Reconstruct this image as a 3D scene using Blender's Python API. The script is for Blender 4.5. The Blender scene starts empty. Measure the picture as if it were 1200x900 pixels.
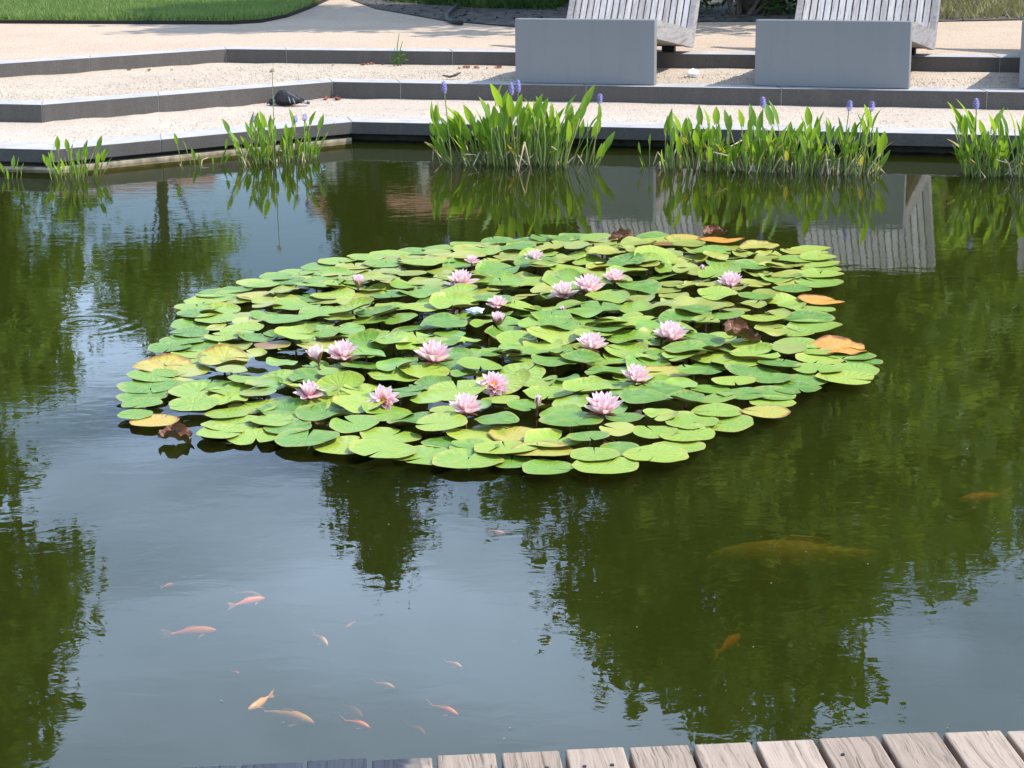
import bpy, bmesh, math, random
import numpy as np
from mathutils import Vector, Matrix
from bpy import data as D
S = bpy.context.scene
COL = S.collection
PI = math.pi
RAD = math.radians

# ------------------------------------------------------------------ camera
FPX, PITCH, ROLL, EYE = 2265.0, RAD(14.4), RAD(.65), 1.7
cF = Vector((0, math.cos(PITCH), -math.sin(PITCH)))
cU0 = Vector((0, math.sin(PITCH), math.cos(PITCH)))
cR = Vector((1, 0, 0)) * math.cos(ROLL) - cU0 * math.sin(ROLL)
cU = cU0 * math.cos(ROLL) + Vector((1, 0, 0)) * math.sin(ROLL)
cam = D.cameras.new('camera')
cam.sensor_width = 36
cam.lens = FPX / 1200 * 36
cam.clip_start = .1
cam.clip_end = 2000
camo = D.objects.new('camera', cam)
COL.objects.link(camo)
camo.matrix_world = Matrix(((cR.x, cU.x, -cF.x, 0), (cR.y, cU.y, -cF.y, 0), (cR.z, cU.z, -cF.z, EYE), (0, 0, 0, 1)))
S.camera = camo


def at(px, py, z=0.0):
    """point at height z that the photograph shows at pixel (px, py) of 1200x900"""
    d = cF + cR * ((px - 600) / FPX) - cU * ((py - 450) / FPX)
    t = (z - EYE) / d.z
    return Vector((0, 0, EYE)) + d * t


# ------------------------------------------------------------------ light
SUN_AZ, SUN_EL = RAD(91), RAD(52)          # azimuth measured from +y towards +x
sun_dir = Vector((math.sin(SUN_AZ) * math.cos(SUN_EL), math.cos(SUN_AZ) * math.cos(SUN_EL), math.sin(SUN_EL)))
sl = D.lights.new('sun', 'SUN')
sl.energy = 4.2
sl.angle = RAD(.53)
sl.color = (1, .95, .87)
so = D.objects.new('sun', sl)
COL.objects.link(so)
so.rotation_euler = (-sun_dir).to_track_quat('-Z', 'Y').to_euler()

W = D.worlds.new('World')
S.world = W
W.use_nodes = True
nt = W.node_tree
nt.nodes.clear()
N = nt.nodes.new
L = nt.links.new
out = N('ShaderNodeOutputWorld')
bg = N('ShaderNodeBackground')
bg.inputs['Strength'].default_value = .15
sky = N('ShaderNodeTexSky')
sky.sky_type = 'NISHITA'
sky.sun_disc = False
sky.sun_elevation = SUN_EL
sky.sun_rotation = SUN_AZ
sky.air_density = 1.0
sky.dust_density = .2
sky.ozone_density = 3.0
# clouds, laid on a flat layer overhead: direction / its own height
tc = N('ShaderNodeTexCoord')
sep = N('ShaderNodeSeparateXYZ')
L(tc.outputs['Generated'], sep.inputs[0])
mz = N('ShaderNodeMath'); mz.operation = 'MAXIMUM'; mz.inputs[1].default_value = .0
L(sep.outputs['Z'], mz.inputs[0])
ad = N('ShaderNodeMath'); ad.operation = 'ADD'; ad.inputs[1].default_value = .12
L(mz.outputs[0], ad.inputs[0])
dx = N('ShaderNodeMath'); dx.operation = 'DIVIDE'
dy = N('ShaderNodeMath'); dy.operation = 'DIVIDE'
L(sep.outputs['X'], dx.inputs[0]); L(ad.outputs[0], dx.inputs[1])
L(sep.outputs['Y'], dy.inputs[0]); L(ad.outputs[0], dy.inputs[1])
cb = N('ShaderNodeCombineXYZ')
L(dx.outputs[0], cb.inputs[0]); L(dy.outputs[0], cb.inputs[1])
cb.inputs[2].default_value = .8
cn = N('ShaderNodeTexNoise')
cn.inputs['Scale'].default_value = .9
cn.inputs['Detail'].default_value = 7
cn.inputs['Roughness'].default_value = .55
cn.inputs['Distortion'].default_value = .4
L(cb.outputs[0], cn.inputs['Vector'])
cr = N('ShaderNodeValToRGB')
cr.color_ramp.elements[0].position = .45
cr.color_ramp.elements[0].color = (0, 0, 0, 1)
cr.color_ramp.elements[1].position = .70
cr.color_ramp.elements[1].color = (1, 1, 1, 1)
L(cn.outputs['Fac'], cr.inputs[0])
mx = N('ShaderNodeMix'); mx.data_type = 'RGBA'
L(cr.outputs[0], mx.inputs['Factor'])
L(sky.outputs[0], mx.inputs['A'])
mx.inputs['B'].default_value = (12.0, 15.8, 21.8, 1)
L(mx.outputs['Result'], bg.inputs['Color'])
L(bg.outputs[0], out.inputs[0])

S.view_settings.view_transform = 'Standard'
S.view_settings.look = 'None'
S.view_settings.gamma = 1
S.view_settings.exposure = .58
S.render.engine = 'CYCLES'
S.cycles.use_denoising = True
S.cycles.max_bounces = 8
S.cycles.transparent_max_bounces = 16
S.cycles.volume_bounces = 1
S.cycles.caustics_reflective = False
S.cycles.caustics_refractive = False


# ------------------------------------------------------------------ materials
def srgb(r, g, b):
    f = lambda c: ((c / 255 + .055) / 1.055) ** 2.4 if c > 10 else c / 255 / 12.92
    return (f(r), f(g), f(b), 1)


class Mat:
    def __init__(s, name):
        s.m = D.materials.new(name)
        s.m.use_nodes = True
        s.t = s.m.node_tree
        s.p = s.t.nodes['Principled BSDF']
        s.o = s.t.nodes['Material Output']
        s._tc = None

    def n(s, kind, **kw):
        nd = s.t.nodes.new('ShaderNode' + kind)
        for k, v in kw.items():
            setattr(nd, k, v)
        return nd

    def put(s, a, b):
        if isinstance(a, (int, float, tuple)):
            b.default_value = a
        else:
            s.t.links.new(a, b)

    def co(s, which='Object', scale=None, rot=None):
        if not s._tc:
            s._tc = s.n('TexCoord')
        o = s._tc.outputs[which]
        if scale is None:
            return o
        mp = s.n('Mapping')
        s.put(o, mp.inputs[0])
        mp.inputs['Scale'].default_value = scale
        if rot:
            mp.inputs['Rotation'].default_value = rot
        return mp.outputs[0]

    def pos(s, scale=None):
        g = s.n('NewGeometry')
        if scale is None:
            return g.outputs['Position']
        mp = s.n('Mapping')
        s.put(g.outputs['Position'], mp.inputs[0])
        mp.inputs['Scale'].default_value = scale
        return mp.outputs[0]

    def noise(s, v, scale, detail=4, rough=.55, dist=0):
        nd = s.n('TexNoise')
        s.put(v, nd.inputs['Vector'])
        nd.inputs['Scale'].default_value = scale
        nd.inputs['Detail'].default_value = detail
        nd.inputs['Roughness'].default_value = rough
        nd.inputs['Distortion'].default_value = dist
        return nd.outputs['Fac']

    def voro(s, v, scale, feature='F1', out='Distance'):
        nd = s.n('TexVoronoi')
        nd.feature = feature
        s.put(v, nd.inputs['Vector'])
        nd.inputs['Scale'].default_value = scale
        return nd.outputs[out]

    def ramp(s, f, stops):
        nd = s.n('ValToRGB')
        e = nd.color_ramp.elements
        while len(e) < len(stops):
            e.new(.5)
        for i, (p, c) in enumerate(stops):
            e[i].position = p
            e[i].color = c if len(c) == 4 else (*c, 1)
        s.put(f, nd.inputs[0])
        return nd.outputs[0]

    def mix(s, f, a, b, mode='MIX'):
        nd = s.n('Mix')
        nd.data_type = 'RGBA'
        nd.blend_type = mode
        s.put(f, nd.inputs['Factor'])
        for v, k in ((a, 'A'), (b, 'B')):
            s.put(v if not isinstance(v, tuple) or len(v) == 4 else (*v, 1), [i for i in nd.inputs if i.name == k and i.type == 'RGBA'][0])
        return [o for o in nd.outputs if o.type == 'RGBA'][0]

    def math(s, op, a, b=0.0, clamp=False):
        nd = s.n('Math')
        nd.operation = op
        nd.use_clamp = clamp
        s.put(a, nd.inputs[0])
        s.put(b, nd.inputs[1])
        return nd.outputs[0]

    def sep(s, v):
        nd = s.n('SeparateXYZ')
        s.put(v, nd.inputs[0])
        return nd.outputs

    def bump(s, h, strength=.3, dist=.01, normal=None):
        nd = s.n('Bump')
        nd.inputs['Strength'].default_value = strength
        nd.inputs['Distance'].default_value = dist
        s.put(h, nd.inputs['Height'])
        if normal is not None:
            s.put(normal, nd.inputs['Normal'])
        return nd.outputs[0]

    def rnd(s):
        return s.n('ObjectInfo').outputs['Random']

    def set(s, color=None, rough=None, normal=None, spec=None, **kw):
        if color is not None:
            s.put(color if not isinstance(color, tuple) or len(color) == 4 else (*color, 1), s.p.inputs['Base Color'])
        if rough is not None:
            s.put(rough, s.p.inputs['Roughness'])
        if normal is not None:
            s.put(normal, s.p.inputs['Normal'])
        if spec is not None:
            s.put(spec, s.p.inputs['Specular IOR Level'])
        for k, v in kw.items():
            s.put(v, s.p.inputs[k])
        return s.m

    def translucent(s, color, fac, normal=None):
        tr = s.n('BsdfTranslucent')
        s.put(color if not isinstance(color, tuple) or len(color) == 4 else (*color, 1), tr.inputs['Color'])
        mx = s.n('MixShader')
        s.put(fac, mx.inputs[0])
        s.put(s.p.outputs[0], mx.inputs[1])
        s.put(tr.outputs[0], mx.inputs[2])
        s.put(mx.outputs[0], s.o.inputs['Surface'])
        return s.m


def plain(name, col, rough=.6, spec=.3, var=.15, scale=30):
    m = Mat(name)
    v = m.noise(m.co(), scale, 4)
    lo = tuple(c * (1 - var) for c in col[:3])
    hi = tuple(min(1, c * (1 + var)) for c in col[:3])
    return m.set(m.ramp(v, [(.3, lo), (.7, hi)]), rough, spec=spec)


def gravel(name, c0, c1, c2, fl):
    m = Mat(name)
    p = m.pos()
    fine = m.voro(p, 95, out='Color')
    fs = m.sep(fine)[0]
    big = m.noise(p, 1.3, 5, .6)
    base = m.ramp(fs, [(0, c0), (.45, c1), (1, c2)])
    base = m.mix(m.ramp(big, [(.35, (0, 0, 0)), (.7, (1, 1, 1))]), base, m.mix(.5, base, c0))
    flk = m.ramp(m.noise(p, 38, 3, .7), [(.60, (0, 0, 0)), (.68, (1, 1, 1))])
    base = m.mix(m.math('MULTIPLY', flk, .55), base, fl)
    h = m.math('ADD', m.voro(p, 95), m.math('MULTIPLY', m.noise(p, 22, 4), 1.2))
    return m.set(base, .9, m.bump(h, .55, .012), spec=.2)


M = {}
M['gravel_a'] = gravel('gravel_pale', (0.387, 0.306, 0.237), (0.516, 0.425, 0.34), (0.585, 0.497, 0.407), (0.232, 0.187, 0.141))
M['gravel_b'] = gravel('gravel_coarse', (0.361, 0.281, 0.207), (0.516, 0.416, 0.32), (0.585, 0.489, 0.386), (0.189, 0.17, 0.108))
M['path'] = gravel('path_sand', (0.396, 0.294, 0.213), (0.507, 0.386, 0.287), (0.559, 0.441, 0.336), (0.318, 0.235, 0.164))


def kerb_mat():
    m = Mat('kerb_stone')
    p = m.pos()
    r = m.rnd()
    sp = m.noise(p, 160, 3, .7)
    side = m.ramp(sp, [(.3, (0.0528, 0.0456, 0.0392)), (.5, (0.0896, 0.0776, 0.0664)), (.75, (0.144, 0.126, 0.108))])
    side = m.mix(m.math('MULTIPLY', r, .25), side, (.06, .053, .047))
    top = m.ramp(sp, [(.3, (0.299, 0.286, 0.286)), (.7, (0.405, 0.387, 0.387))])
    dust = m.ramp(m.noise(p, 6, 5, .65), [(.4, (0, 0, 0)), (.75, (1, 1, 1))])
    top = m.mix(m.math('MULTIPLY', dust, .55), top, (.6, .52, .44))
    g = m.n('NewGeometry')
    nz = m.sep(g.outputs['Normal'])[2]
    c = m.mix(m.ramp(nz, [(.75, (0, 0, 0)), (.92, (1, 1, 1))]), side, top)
    strk = m.noise(m.pos((9, 9, .8)), 1, 4, .6)
    c = m.mix(m.ramp(strk, [(.5, (0, 0, 0)), (.9, (.5, .5, .5))]), c, (.15, .132, .115))
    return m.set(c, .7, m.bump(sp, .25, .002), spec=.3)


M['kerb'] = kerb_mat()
M['mortar'] = plain('mortar', (.4, .37, .33), .9)
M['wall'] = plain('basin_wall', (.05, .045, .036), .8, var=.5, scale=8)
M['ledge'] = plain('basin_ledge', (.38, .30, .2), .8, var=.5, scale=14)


def block_mat():
    m = Mat('lounger_block')
    p = m.co()
    n1 = m.noise(p, 220, 2, .6)
    n2 = m.noise(p, 3.5, 5, .6)
    drip = m.noise(m.co('Object', (14, 14, 1.2)), 1, 5, .6)
    c = m.ramp(n1, [(.3, (0.13, 0.133, 0.133)), (.7, (0.239, 0.242, 0.241))])
    c = m.mix(m.ramp(n2, [(.35, (0, 0, 0)), (.7, (.8, .8, .8))]), c, (.19, .192, .19))
    c = m.mix(m.ramp(drip, [(.48, (0, 0, 0)), (.75, (.55, .55, .55))]), c, (.165, .165, .162))
    return m.set(c, .5, m.bump(n1, .12, .002), spec=.4)


M['block'] = block_mat()


def slat_mat(axis_scale, name='weathered_slat', dark=1.0):
    m = Mat(name)
    r = m.rnd()
    v = m.n('VectorMath')
    v.operation = 'ADD'
    m.put(m.co('Object'), v.inputs[0])
    cm = m.n('CombineXYZ')
    m.put(m.math('MULTIPLY', r, 37.0), cm.inputs[0])
    m.put(m.math('MULTIPLY', r, 11.0), cm.inputs[1])
    m.put(cm.outputs[0], v.inputs[1])
    mp = m.n('Mapping')
    m.put(v.outputs[0], mp.inputs[0])
    mp.inputs['Scale'].default_value = axis_scale
    g = m.noise(mp.outputs[0], 1, 6, .65, .6)
    k = dark
    c = m.ramp(g, [(.28, (.26 * k, .225 * k, .20 * k)), (.5, (.47 * k, .43 * k, .40 * k)), (.75, (.58 * k, .545 * k, .51 * k))])
    tone = m.ramp(r, [(0, (.78, .76, .75)), (.4, (.98, .97, .98)), (1, (1.08, 1.05, 1.03))])
    c = m.mix(1.0, c, tone, 'MULTIPLY')
    return m.set(c, .75, m.bump(g, .35, .003), spec=.25)


M['slat'] = slat_mat((60, 5, 5))
M['slat_side'] = slat_mat((40, 4, 40), 'weathered_beam', .6)
M['black'] = plain('dark_metal', (.02, .02, .02), .6)


def plank_mat():
    m = Mat('deck_plank')
    r = m.rnd()
    cm = m.n('CombineXYZ')
    m.put(m.math('MULTIPLY', r, 53.0), cm.inputs[0])
    m.put(m.math('MULTIPLY', r, 29.0), cm.inputs[1])
    v = m.n('VectorMath')
    v.operation = 'ADD'
    m.put(m.co('Object'), v.inputs[0])
    m.put(cm.outputs[0], v.inputs[1])
    # slow warp so that the grain bends round knots
    wn = m.n('TexNoise')
    m.put(v.outputs[0], wn.inputs['Vector'])
    wn.inputs['Scale'].default_value = 7
    wn.inputs['Detail'].default_value = 2
    sc = m.n('VectorMath')
    sc.operation = 'MULTIPLY_ADD'
    m.put(wn.outputs['Color'], sc.inputs[0])
    sc.inputs[1].default_value = (.022, .022, .022)
    m.put(v.outputs[0], sc.inputs[2])
    mp = m.n('Mapping')
    m.put(sc.outputs[0], mp.inputs[0])
    mp.inputs['Scale'].default_value = (105, 3.2, 20)
    g = m.noise(mp.outputs[0], 1, 7, .7, .8)
    mp2 = m.n('Mapping')
    m.put(sc.outputs[0], mp2.inputs[0])
    mp2.inputs['Scale'].default_value = (190, 9, 40)
    g2 = m.noise(mp2.outputs[0], 1, 3, .6, .3)
    c = m.ramp(g, [(.26, (0.0495, 0.0378, 0.0288)), (.37, (0.198, 0.15, 0.112)), (.50, (0.333, 0.262, 0.204)), (.8, (0.432, 0.348, 0.276))])
    crack = m.ramp(g2, [(.30, (1, 1, 1)), (.40, (0, 0, 0))])
    c = m.mix(m.math('MULTIPLY', crack, .75), c, (.06, .05, .045))
    c = m.mix(m.ramp(m.noise(v.outputs[0], 9, 3), [(.52, (0, 0, 0)), (.75, (.5, .5, .5))]), c, (.40, .30, .24))
    tone = m.ramp(r, [(0, (.80, .77, .75)), (1, (1.06, 1.04, 1.03))])
    c = m.mix(1.0, c, tone, 'MULTIPLY')
    # bluish shade painted into the colour of the boards at the left end
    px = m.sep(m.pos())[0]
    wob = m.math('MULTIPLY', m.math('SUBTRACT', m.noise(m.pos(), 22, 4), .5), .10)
    shade_mask = m.ramp(m.math('ADD', px, wob), [(0, (1, 1, 1)), (.001, (0, 0, 0))])
    shade_mask = m.math('SUBTRACT', 1.0, m.math('MULTIPLY', m.math('ADD', m.math('ADD', px, wob), .20), 22.0, True), True)
    c = m.mix(shade_mask, c, m.mix(1.0, c, (.15, .21, .34), 'MULTIPLY'))
    ro = m.math('SUBTRACT', .78, m.math('MULTIPLY', shade_mask, .25))
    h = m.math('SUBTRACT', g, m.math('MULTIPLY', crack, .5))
    return m.set(c, ro, m.bump(h, .5, .004), spec=m.math('SUBTRACT', .25, m.math('MULTIPLY', shade_mask, .19)))


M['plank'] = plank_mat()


def grass_mat(name, a, b, tr):
    m = Mat(name)
    v = m.noise(m.pos(), 3.0, 5, .65)
    v2 = m.noise(m.pos(), 60, 2)
    c = m.mix(v2, m.ramp(v, [(.3, a), (.7, b)]), m.mix(.5, a, b))
    m.set(c, .6, spec=.25)
    return m.translucent(tr, .3)


M['grass'] = grass_mat('lawn_grass', (0.066, 0.132, 0.0264), (0.282, 0.352, 0.106), (0.264, 0.387, 0.088))
M['lawn'] = plain('lawn_sward', (.08, .15, .03), .9, var=.45, scale=25)
M['dry'] = grass_mat('dry_grass', (.12, .13, .04), (.30, .25, .12), (.3, .28, .1))
M['under'] = grass_mat('undergrowth', (.02, .05, .01), (.05, .10, .02), (.08, .16, .02))
M['chip'] = plain('bark_chip', (.16, .11, .075), .9, var=.6, scale=4)
M['soil'] = plain('bed_soil', (.075, .064, .055), .95, var=.75, scale=7)


def foliage(name, dark, light, tr, fac=.35, sc=.7):
    m = Mat(name)
    v = m.noise(m.pos(), sc, 4, .6)
    v2 = m.noise(m.pos(), 9, 2, .6)
    c = m.mix(m.math('MULTIPLY', v2, .7), m.ramp(v, [(.3, dark), (.7, light)]), light)
    m.set(c, .55, spec=.25)
    return m.translucent(tr, fac)


M['leaf_a'] = foliage('broad_leaves', (.05, .10, .018), (.17, .27, .04), (.36, .50, .06))
M['leaf_b'] = foliage('pale_leaves', (.07, .13, .025), (.20, .31, .06), (.40, .54, .08))
M['leaf_c'] = foliage('conifer_leaves', (.02, .05, .012), (.055, .11, .022), (.08, .16, .025), .25)
M['leaf_d'] = foliage('hedge_leaves', (.012, .03, .008), (.04, .08, .015), (.06, .12, .02), .25, 2.5)
M['bark'] = plain('bark', (.11, .085, .065), .9, var=.45, scale=9)


def pickerel(name, a, b, tr, fac):
    m = Mat(name)
    r = m.rnd()
    v = m.noise(m.pos(), 14, 3)
    c = m.mix(r, a, b)
    c = m.mix(m.ramp(v, [(.4, (0, 0, 0)), (.75, (.6, .6, .6))]), c, (.17, .25, .03))
    m.set(c, .42, spec=.3)
    return m.translucent(tr, fac)


M['pick'] = pickerel('pickerel_leaf', (.04, .13, .018), (.19, .31, .03), (.40, .58, .04), .45)
M['pick_yellow'] = pickerel('yellowed_leaf', (.42, .36, .05), (.5, .30, .06), (.6, .5, .06), .4)
M['stalk'] = pickerel('pickerel_stalk', (.17, .26, .06), (.36, .38, .12), (.35, .42, .1), .25)
M['stalk_dry'] = plain('dry_stalk', (.50, .40, .24), .7, var=.3)
M['violet'] = plain('violet_flower', (.36, .31, .60), .6, var=.3, scale=200)


def pad_mat(name, ca, cb, cc, edge, edge_amt, under):
    m = Mat(name)
    r = m.rnd()
    o = m.co()
    s = m.sep(o)
    rad = m.math('SQRT', m.math('ADD', m.math('MULTIPLY', s[0], s[0]), m.math('MULTIPLY', s[1], s[1])))
    ang = m.math('ARCTAN2', s[1], s[0])
    wob = m.noise(m.co('Object', (3, 3, 3)), 1, 4)
    w2 = m.math('MULTIPLY', wob, 1.2)
    vein = m.math('ABSOLUTE', m.math('SINE', m.math('ADD', m.math('MULTIPLY', ang, 9.0), w2)))
    veinm = m.math('SUBTRACT', 1.0, m.math('MULTIPLY', vein, 7.0), True)
    veinm = m.math('MULTIPLY', veinm, m.math('SUBTRACT', 1.0, rad, True))
    c = m.ramp(r, [(0, ca), (.55, cb), (1, cc)])
    cl = m.n('CombineXYZ')
    m.put(m.math('MULTIPLY', r, 77.0), cl.inputs[0])
    va = m.n('VectorMath')
    m.put(o, va.inputs[0]); m.put(cl.outputs[0], va.inputs[1])
    blot = m.noise(va.outputs[0], 2.2, 5, .6)
    c = m.mix(m.ramp(blot, [(.42, (0, 0, 0)), (.75, (.75, .75, .75))]), c, cc)
    spots = m.noise(va.outputs[0], 13, 3, .6)
    c = m.mix(m.ramp(spots, [(.66, (0, 0, 0)), (.72, (.55, .55, .55))]), c, (.30, .26, .07))
    c = m.mix(m.math('MULTIPLY', veinm, .55), c, (.24, .33, .085))
    e0 = m.math('ADD', rad, m.math('MULTIPLY', m.math('SUBTRACT', blot, .5), .35))
    em = m.ramp(e0, [(.86, (0, 0, 0)), (1.0, (1, 1, 1))])
    c = m.mix(m.math('MULTIPLY', em, edge_amt), c, edge)
    g = m.n('NewGeometry')
    un = m.mix(m.ramp(blot, [(.35, (0, 0, 0)), (.65, (1, 1, 1))]), under, tuple(x * .5 for x in under))
    c = m.mix(g.outputs['Backfacing'], c, un)
    h = m.math('ADD', m.math('MULTIPLY', vein, .25), m.noise(o, 6, 3))
    m.set(c, .36, m.bump(h, .2, .05), spec=.34)
    return m.translucent(m.mix(.6, c, (.2, .26, .03)), .12)


M['pad'] = pad_mat('pad_green', (.075, .19, .02), (.14, .275, .027), (.235, .345, .036), (.36, .30, .07), .5, (.14, .05, .03))
M['pad_lime'] = pad_mat('pad_lime', (.20, .325, .034), (.265, .375, .037), (.33, .40, .047), (.42, .34, .07), .55, (.17, .07, .03))
M['pad_yellow'] = pad_mat('pad_yellow', (.36, .36, .06), (.42, .38, .06), (.50, .34, .05), (.22, .07, .02), .85, (.20, .08, .03))
M['pad_orange'] = pad_mat('pad_orange', (.62, .26, .03), (.68, .33, .04), (.6, .22, .03), (.12, .03, .012), .9, (.30, .09, .02))
M['pad_brown'] = pad_mat('pad_brown', (.14, .04, .018), (.17, .055, .024), (.09, .03, .015), (.05, .02, .012), .8, (.10, .035, .02))
M['under_stem'] = plain('pad_stem', (.13, .06, .03), .5)


def petal_mat():
    m = Mat('lily_petal')
    s = m.sep(m.co())
    x = s[0]
    r = m.rnd()
    c = m.ramp(x, [(0, (.86, .24, .33)), (.28, (.92, .54, .58)), (.65, (.95, .76, .76)), (1, (.96, .86, .85))])
    c = m.mix(m.math('MULTIPLY', r, .35), c, (.93, .62, .65))
    streak = m.math('ABSOLUTE', m.math('SINE', m.math('MULTIPLY', s[1], 60.0)))
    c = m.mix(m.math('MULTIPLY', streak, .12), c, (.78, .35, .48))
    m.set(c, .45, spec=.35)
    return m.translucent(m.mix(.5, c, (.96, .68, .70)), .40)


M['petal'] = petal_mat()
M['petal_back'] = plain('petal_outside', (.60, .17, .16), .5, var=.3)
M['stamen'] = plain('stamen_yellow', (.85, .47, .04), .5)
M['sepal'] = plain('sepal', (.26, .13, .07), .5, var=.35)
M['scrap'] = plain('pale_blue_scrap', (.50, .58, .75), .5, var=.35, scale=4)
M['white'] = plain('white_scrap', (.75, .72, .68), .7)


def koi_mat(name, a, b, pale):
    m = Mat(name)
    v = m.noise(m.co('Object', (5, 5, 5)), 1, 3)
    sc = m.voro(m.co('Object', (60, 60, 60)), 1)
    c = m.ramp(v, [(.35, a), (.6, b), (.75, pale)])
    c = m.mix(m.math('MULTIPLY', sc, .3), c, a)
    return m.set(c, .4, spec=.4)


M['koi_orange'] = koi_mat('koi_orange', (.90, .16, .015), (.95, .24, .03), (.95, .36, .06))
M['koi_pale'] = koi_mat('koi_pale', (.95, .36, .08), (.95, .46, .14), (.95, .62, .28))
M['koi_gold'] = koi_mat('koi_gold', (.75, .36, .05), (.85, .45, .06), (.9, .55, .12))
M['fin'] = plain('koi_fin', (.85, .36, .15), .4)
M['bird'] = plain('pigeon_black', (.022, .022, .026), .5, var=.5, scale=60)
M['bird_wing'] = plain('pigeon_wing', (.035, .033, .036), .55, var=.6, scale=70)
M['bird_grey'] = plain('pigeon_grey', (.22, .22, .25), .5, var=.4, scale=60)
M['beak'] = plain('beak', (.06, .05, .045), .4)
M['eye'] = plain('eye', (.35, .08, .02), .2)
M['litter'] = plain('dry_leaf', (.42, .17, .10), .8, var=.5, scale=30)
M['brick'] = plain('roof_tiles', (.26, .12, .075), .85, var=.35, scale=5)
M['plaster'] = plain('grey_plaster', (.30, .32, .36), .85, var=.15, scale=3)
M['column'] = plain('pale_column', (.66, .60, .50), .7)
M['glass'] = Mat('window_glass').set((.04, .05, .06), .08, spec=.6)
M['edging'] = plain('steel_edging', (.02, .016, .012), .7)
M['mud'] = plain('pond_mud', (.06, .06, .025), .95, var=.5, scale=3)


def water_mat():
    m = Mat('pond_water')
    m.t.nodes.remove(m.p)
    p = m.pos()
    # long low swell, finer ripple and one ring where a fish has touched the surface
    n1 = m.noise(m.pos((2.2, 3.4, 1)), 1, 2, .5)
    n2 = m.noise(m.pos((7, 12, 1)), 1, 3, .55, .6)
    n3 = m.noise(m.pos((26, 44, 1)), 1, 2, .5)
    patch = m.ramp(m.noise(m.pos((.45, .6, 1)), 1, 3), [(.38, (.30, .30, .30)), (.66, (1, 1, 1))])
    h = m.math('ADD', m.math('MULTIPLY', n1, 1.4), m.math('MULTIPLY', n2, .9))
    h = m.math('ADD', h, m.math('MULTIPLY', m.math('MULTIPLY', n3, .07), patch))
    h = m.math('MULTIPLY', h, m.math('ADD', .35, m.math('MULTIPLY', patch, .65)))
    rc = at(97, 378)
    vd = m.n('VectorMath')
    vd.operation = 'DISTANCE'
    m.put(p, vd.inputs[0])
    vd.inputs[1].default_value = rc
    d = vd.outputs['Value']
    ring = m.math('MULTIPLY', m.math('SINE', m.math('MULTIPLY', d, 75.0)), m.math('SUBTRACT', 1.0, m.math('MULTIPLY', d, 3.0), True))
    h = m.math('ADD', h, m.math('MULTIPLY', ring, .6))
    nb = m.bump(h, 1.0, .00055)
    fr = m.n('Fresnel')
    fr.inputs['IOR'].default_value = 1.333
    m.put(nb, fr.inputs['Normal'])
    gl = m.n('BsdfGlossy')
    gl.inputs['Roughness'].default_value = .0
    m.put(nb, gl.inputs['Normal'])
    tr = m.n('BsdfTransparent')
    mx = m.n('MixShader')
    m.put(fr.outputs[0], mx.inputs[0])
    m.put(tr.outputs[0], mx.inputs[1])
    m.put(gl.outputs[0], mx.inputs[2])
    m.put(mx.outputs[0], m.o.inputs['Surface'])
    sc = m.n('VolumeScatter')
    sc.inputs['Color'].default_value = (.55, .70, .16, 1)
    sc.inputs['Density'].default_value = .62
    ab = m.n('VolumeAbsorption')
    ab.inputs['Color'].default_value = (.40, .43, .08, 1)
    ab.inputs['Density'].default_value = 6.0
    av = m.n('AddShader')
    m.put(sc.outputs[0], av.inputs[0])
    m.put(ab.outputs[0], av.inputs[1])
    m.put(av.outputs[0], m.o.inputs['Volume'])
    return m.m


M['water'] = water_mat()


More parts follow.
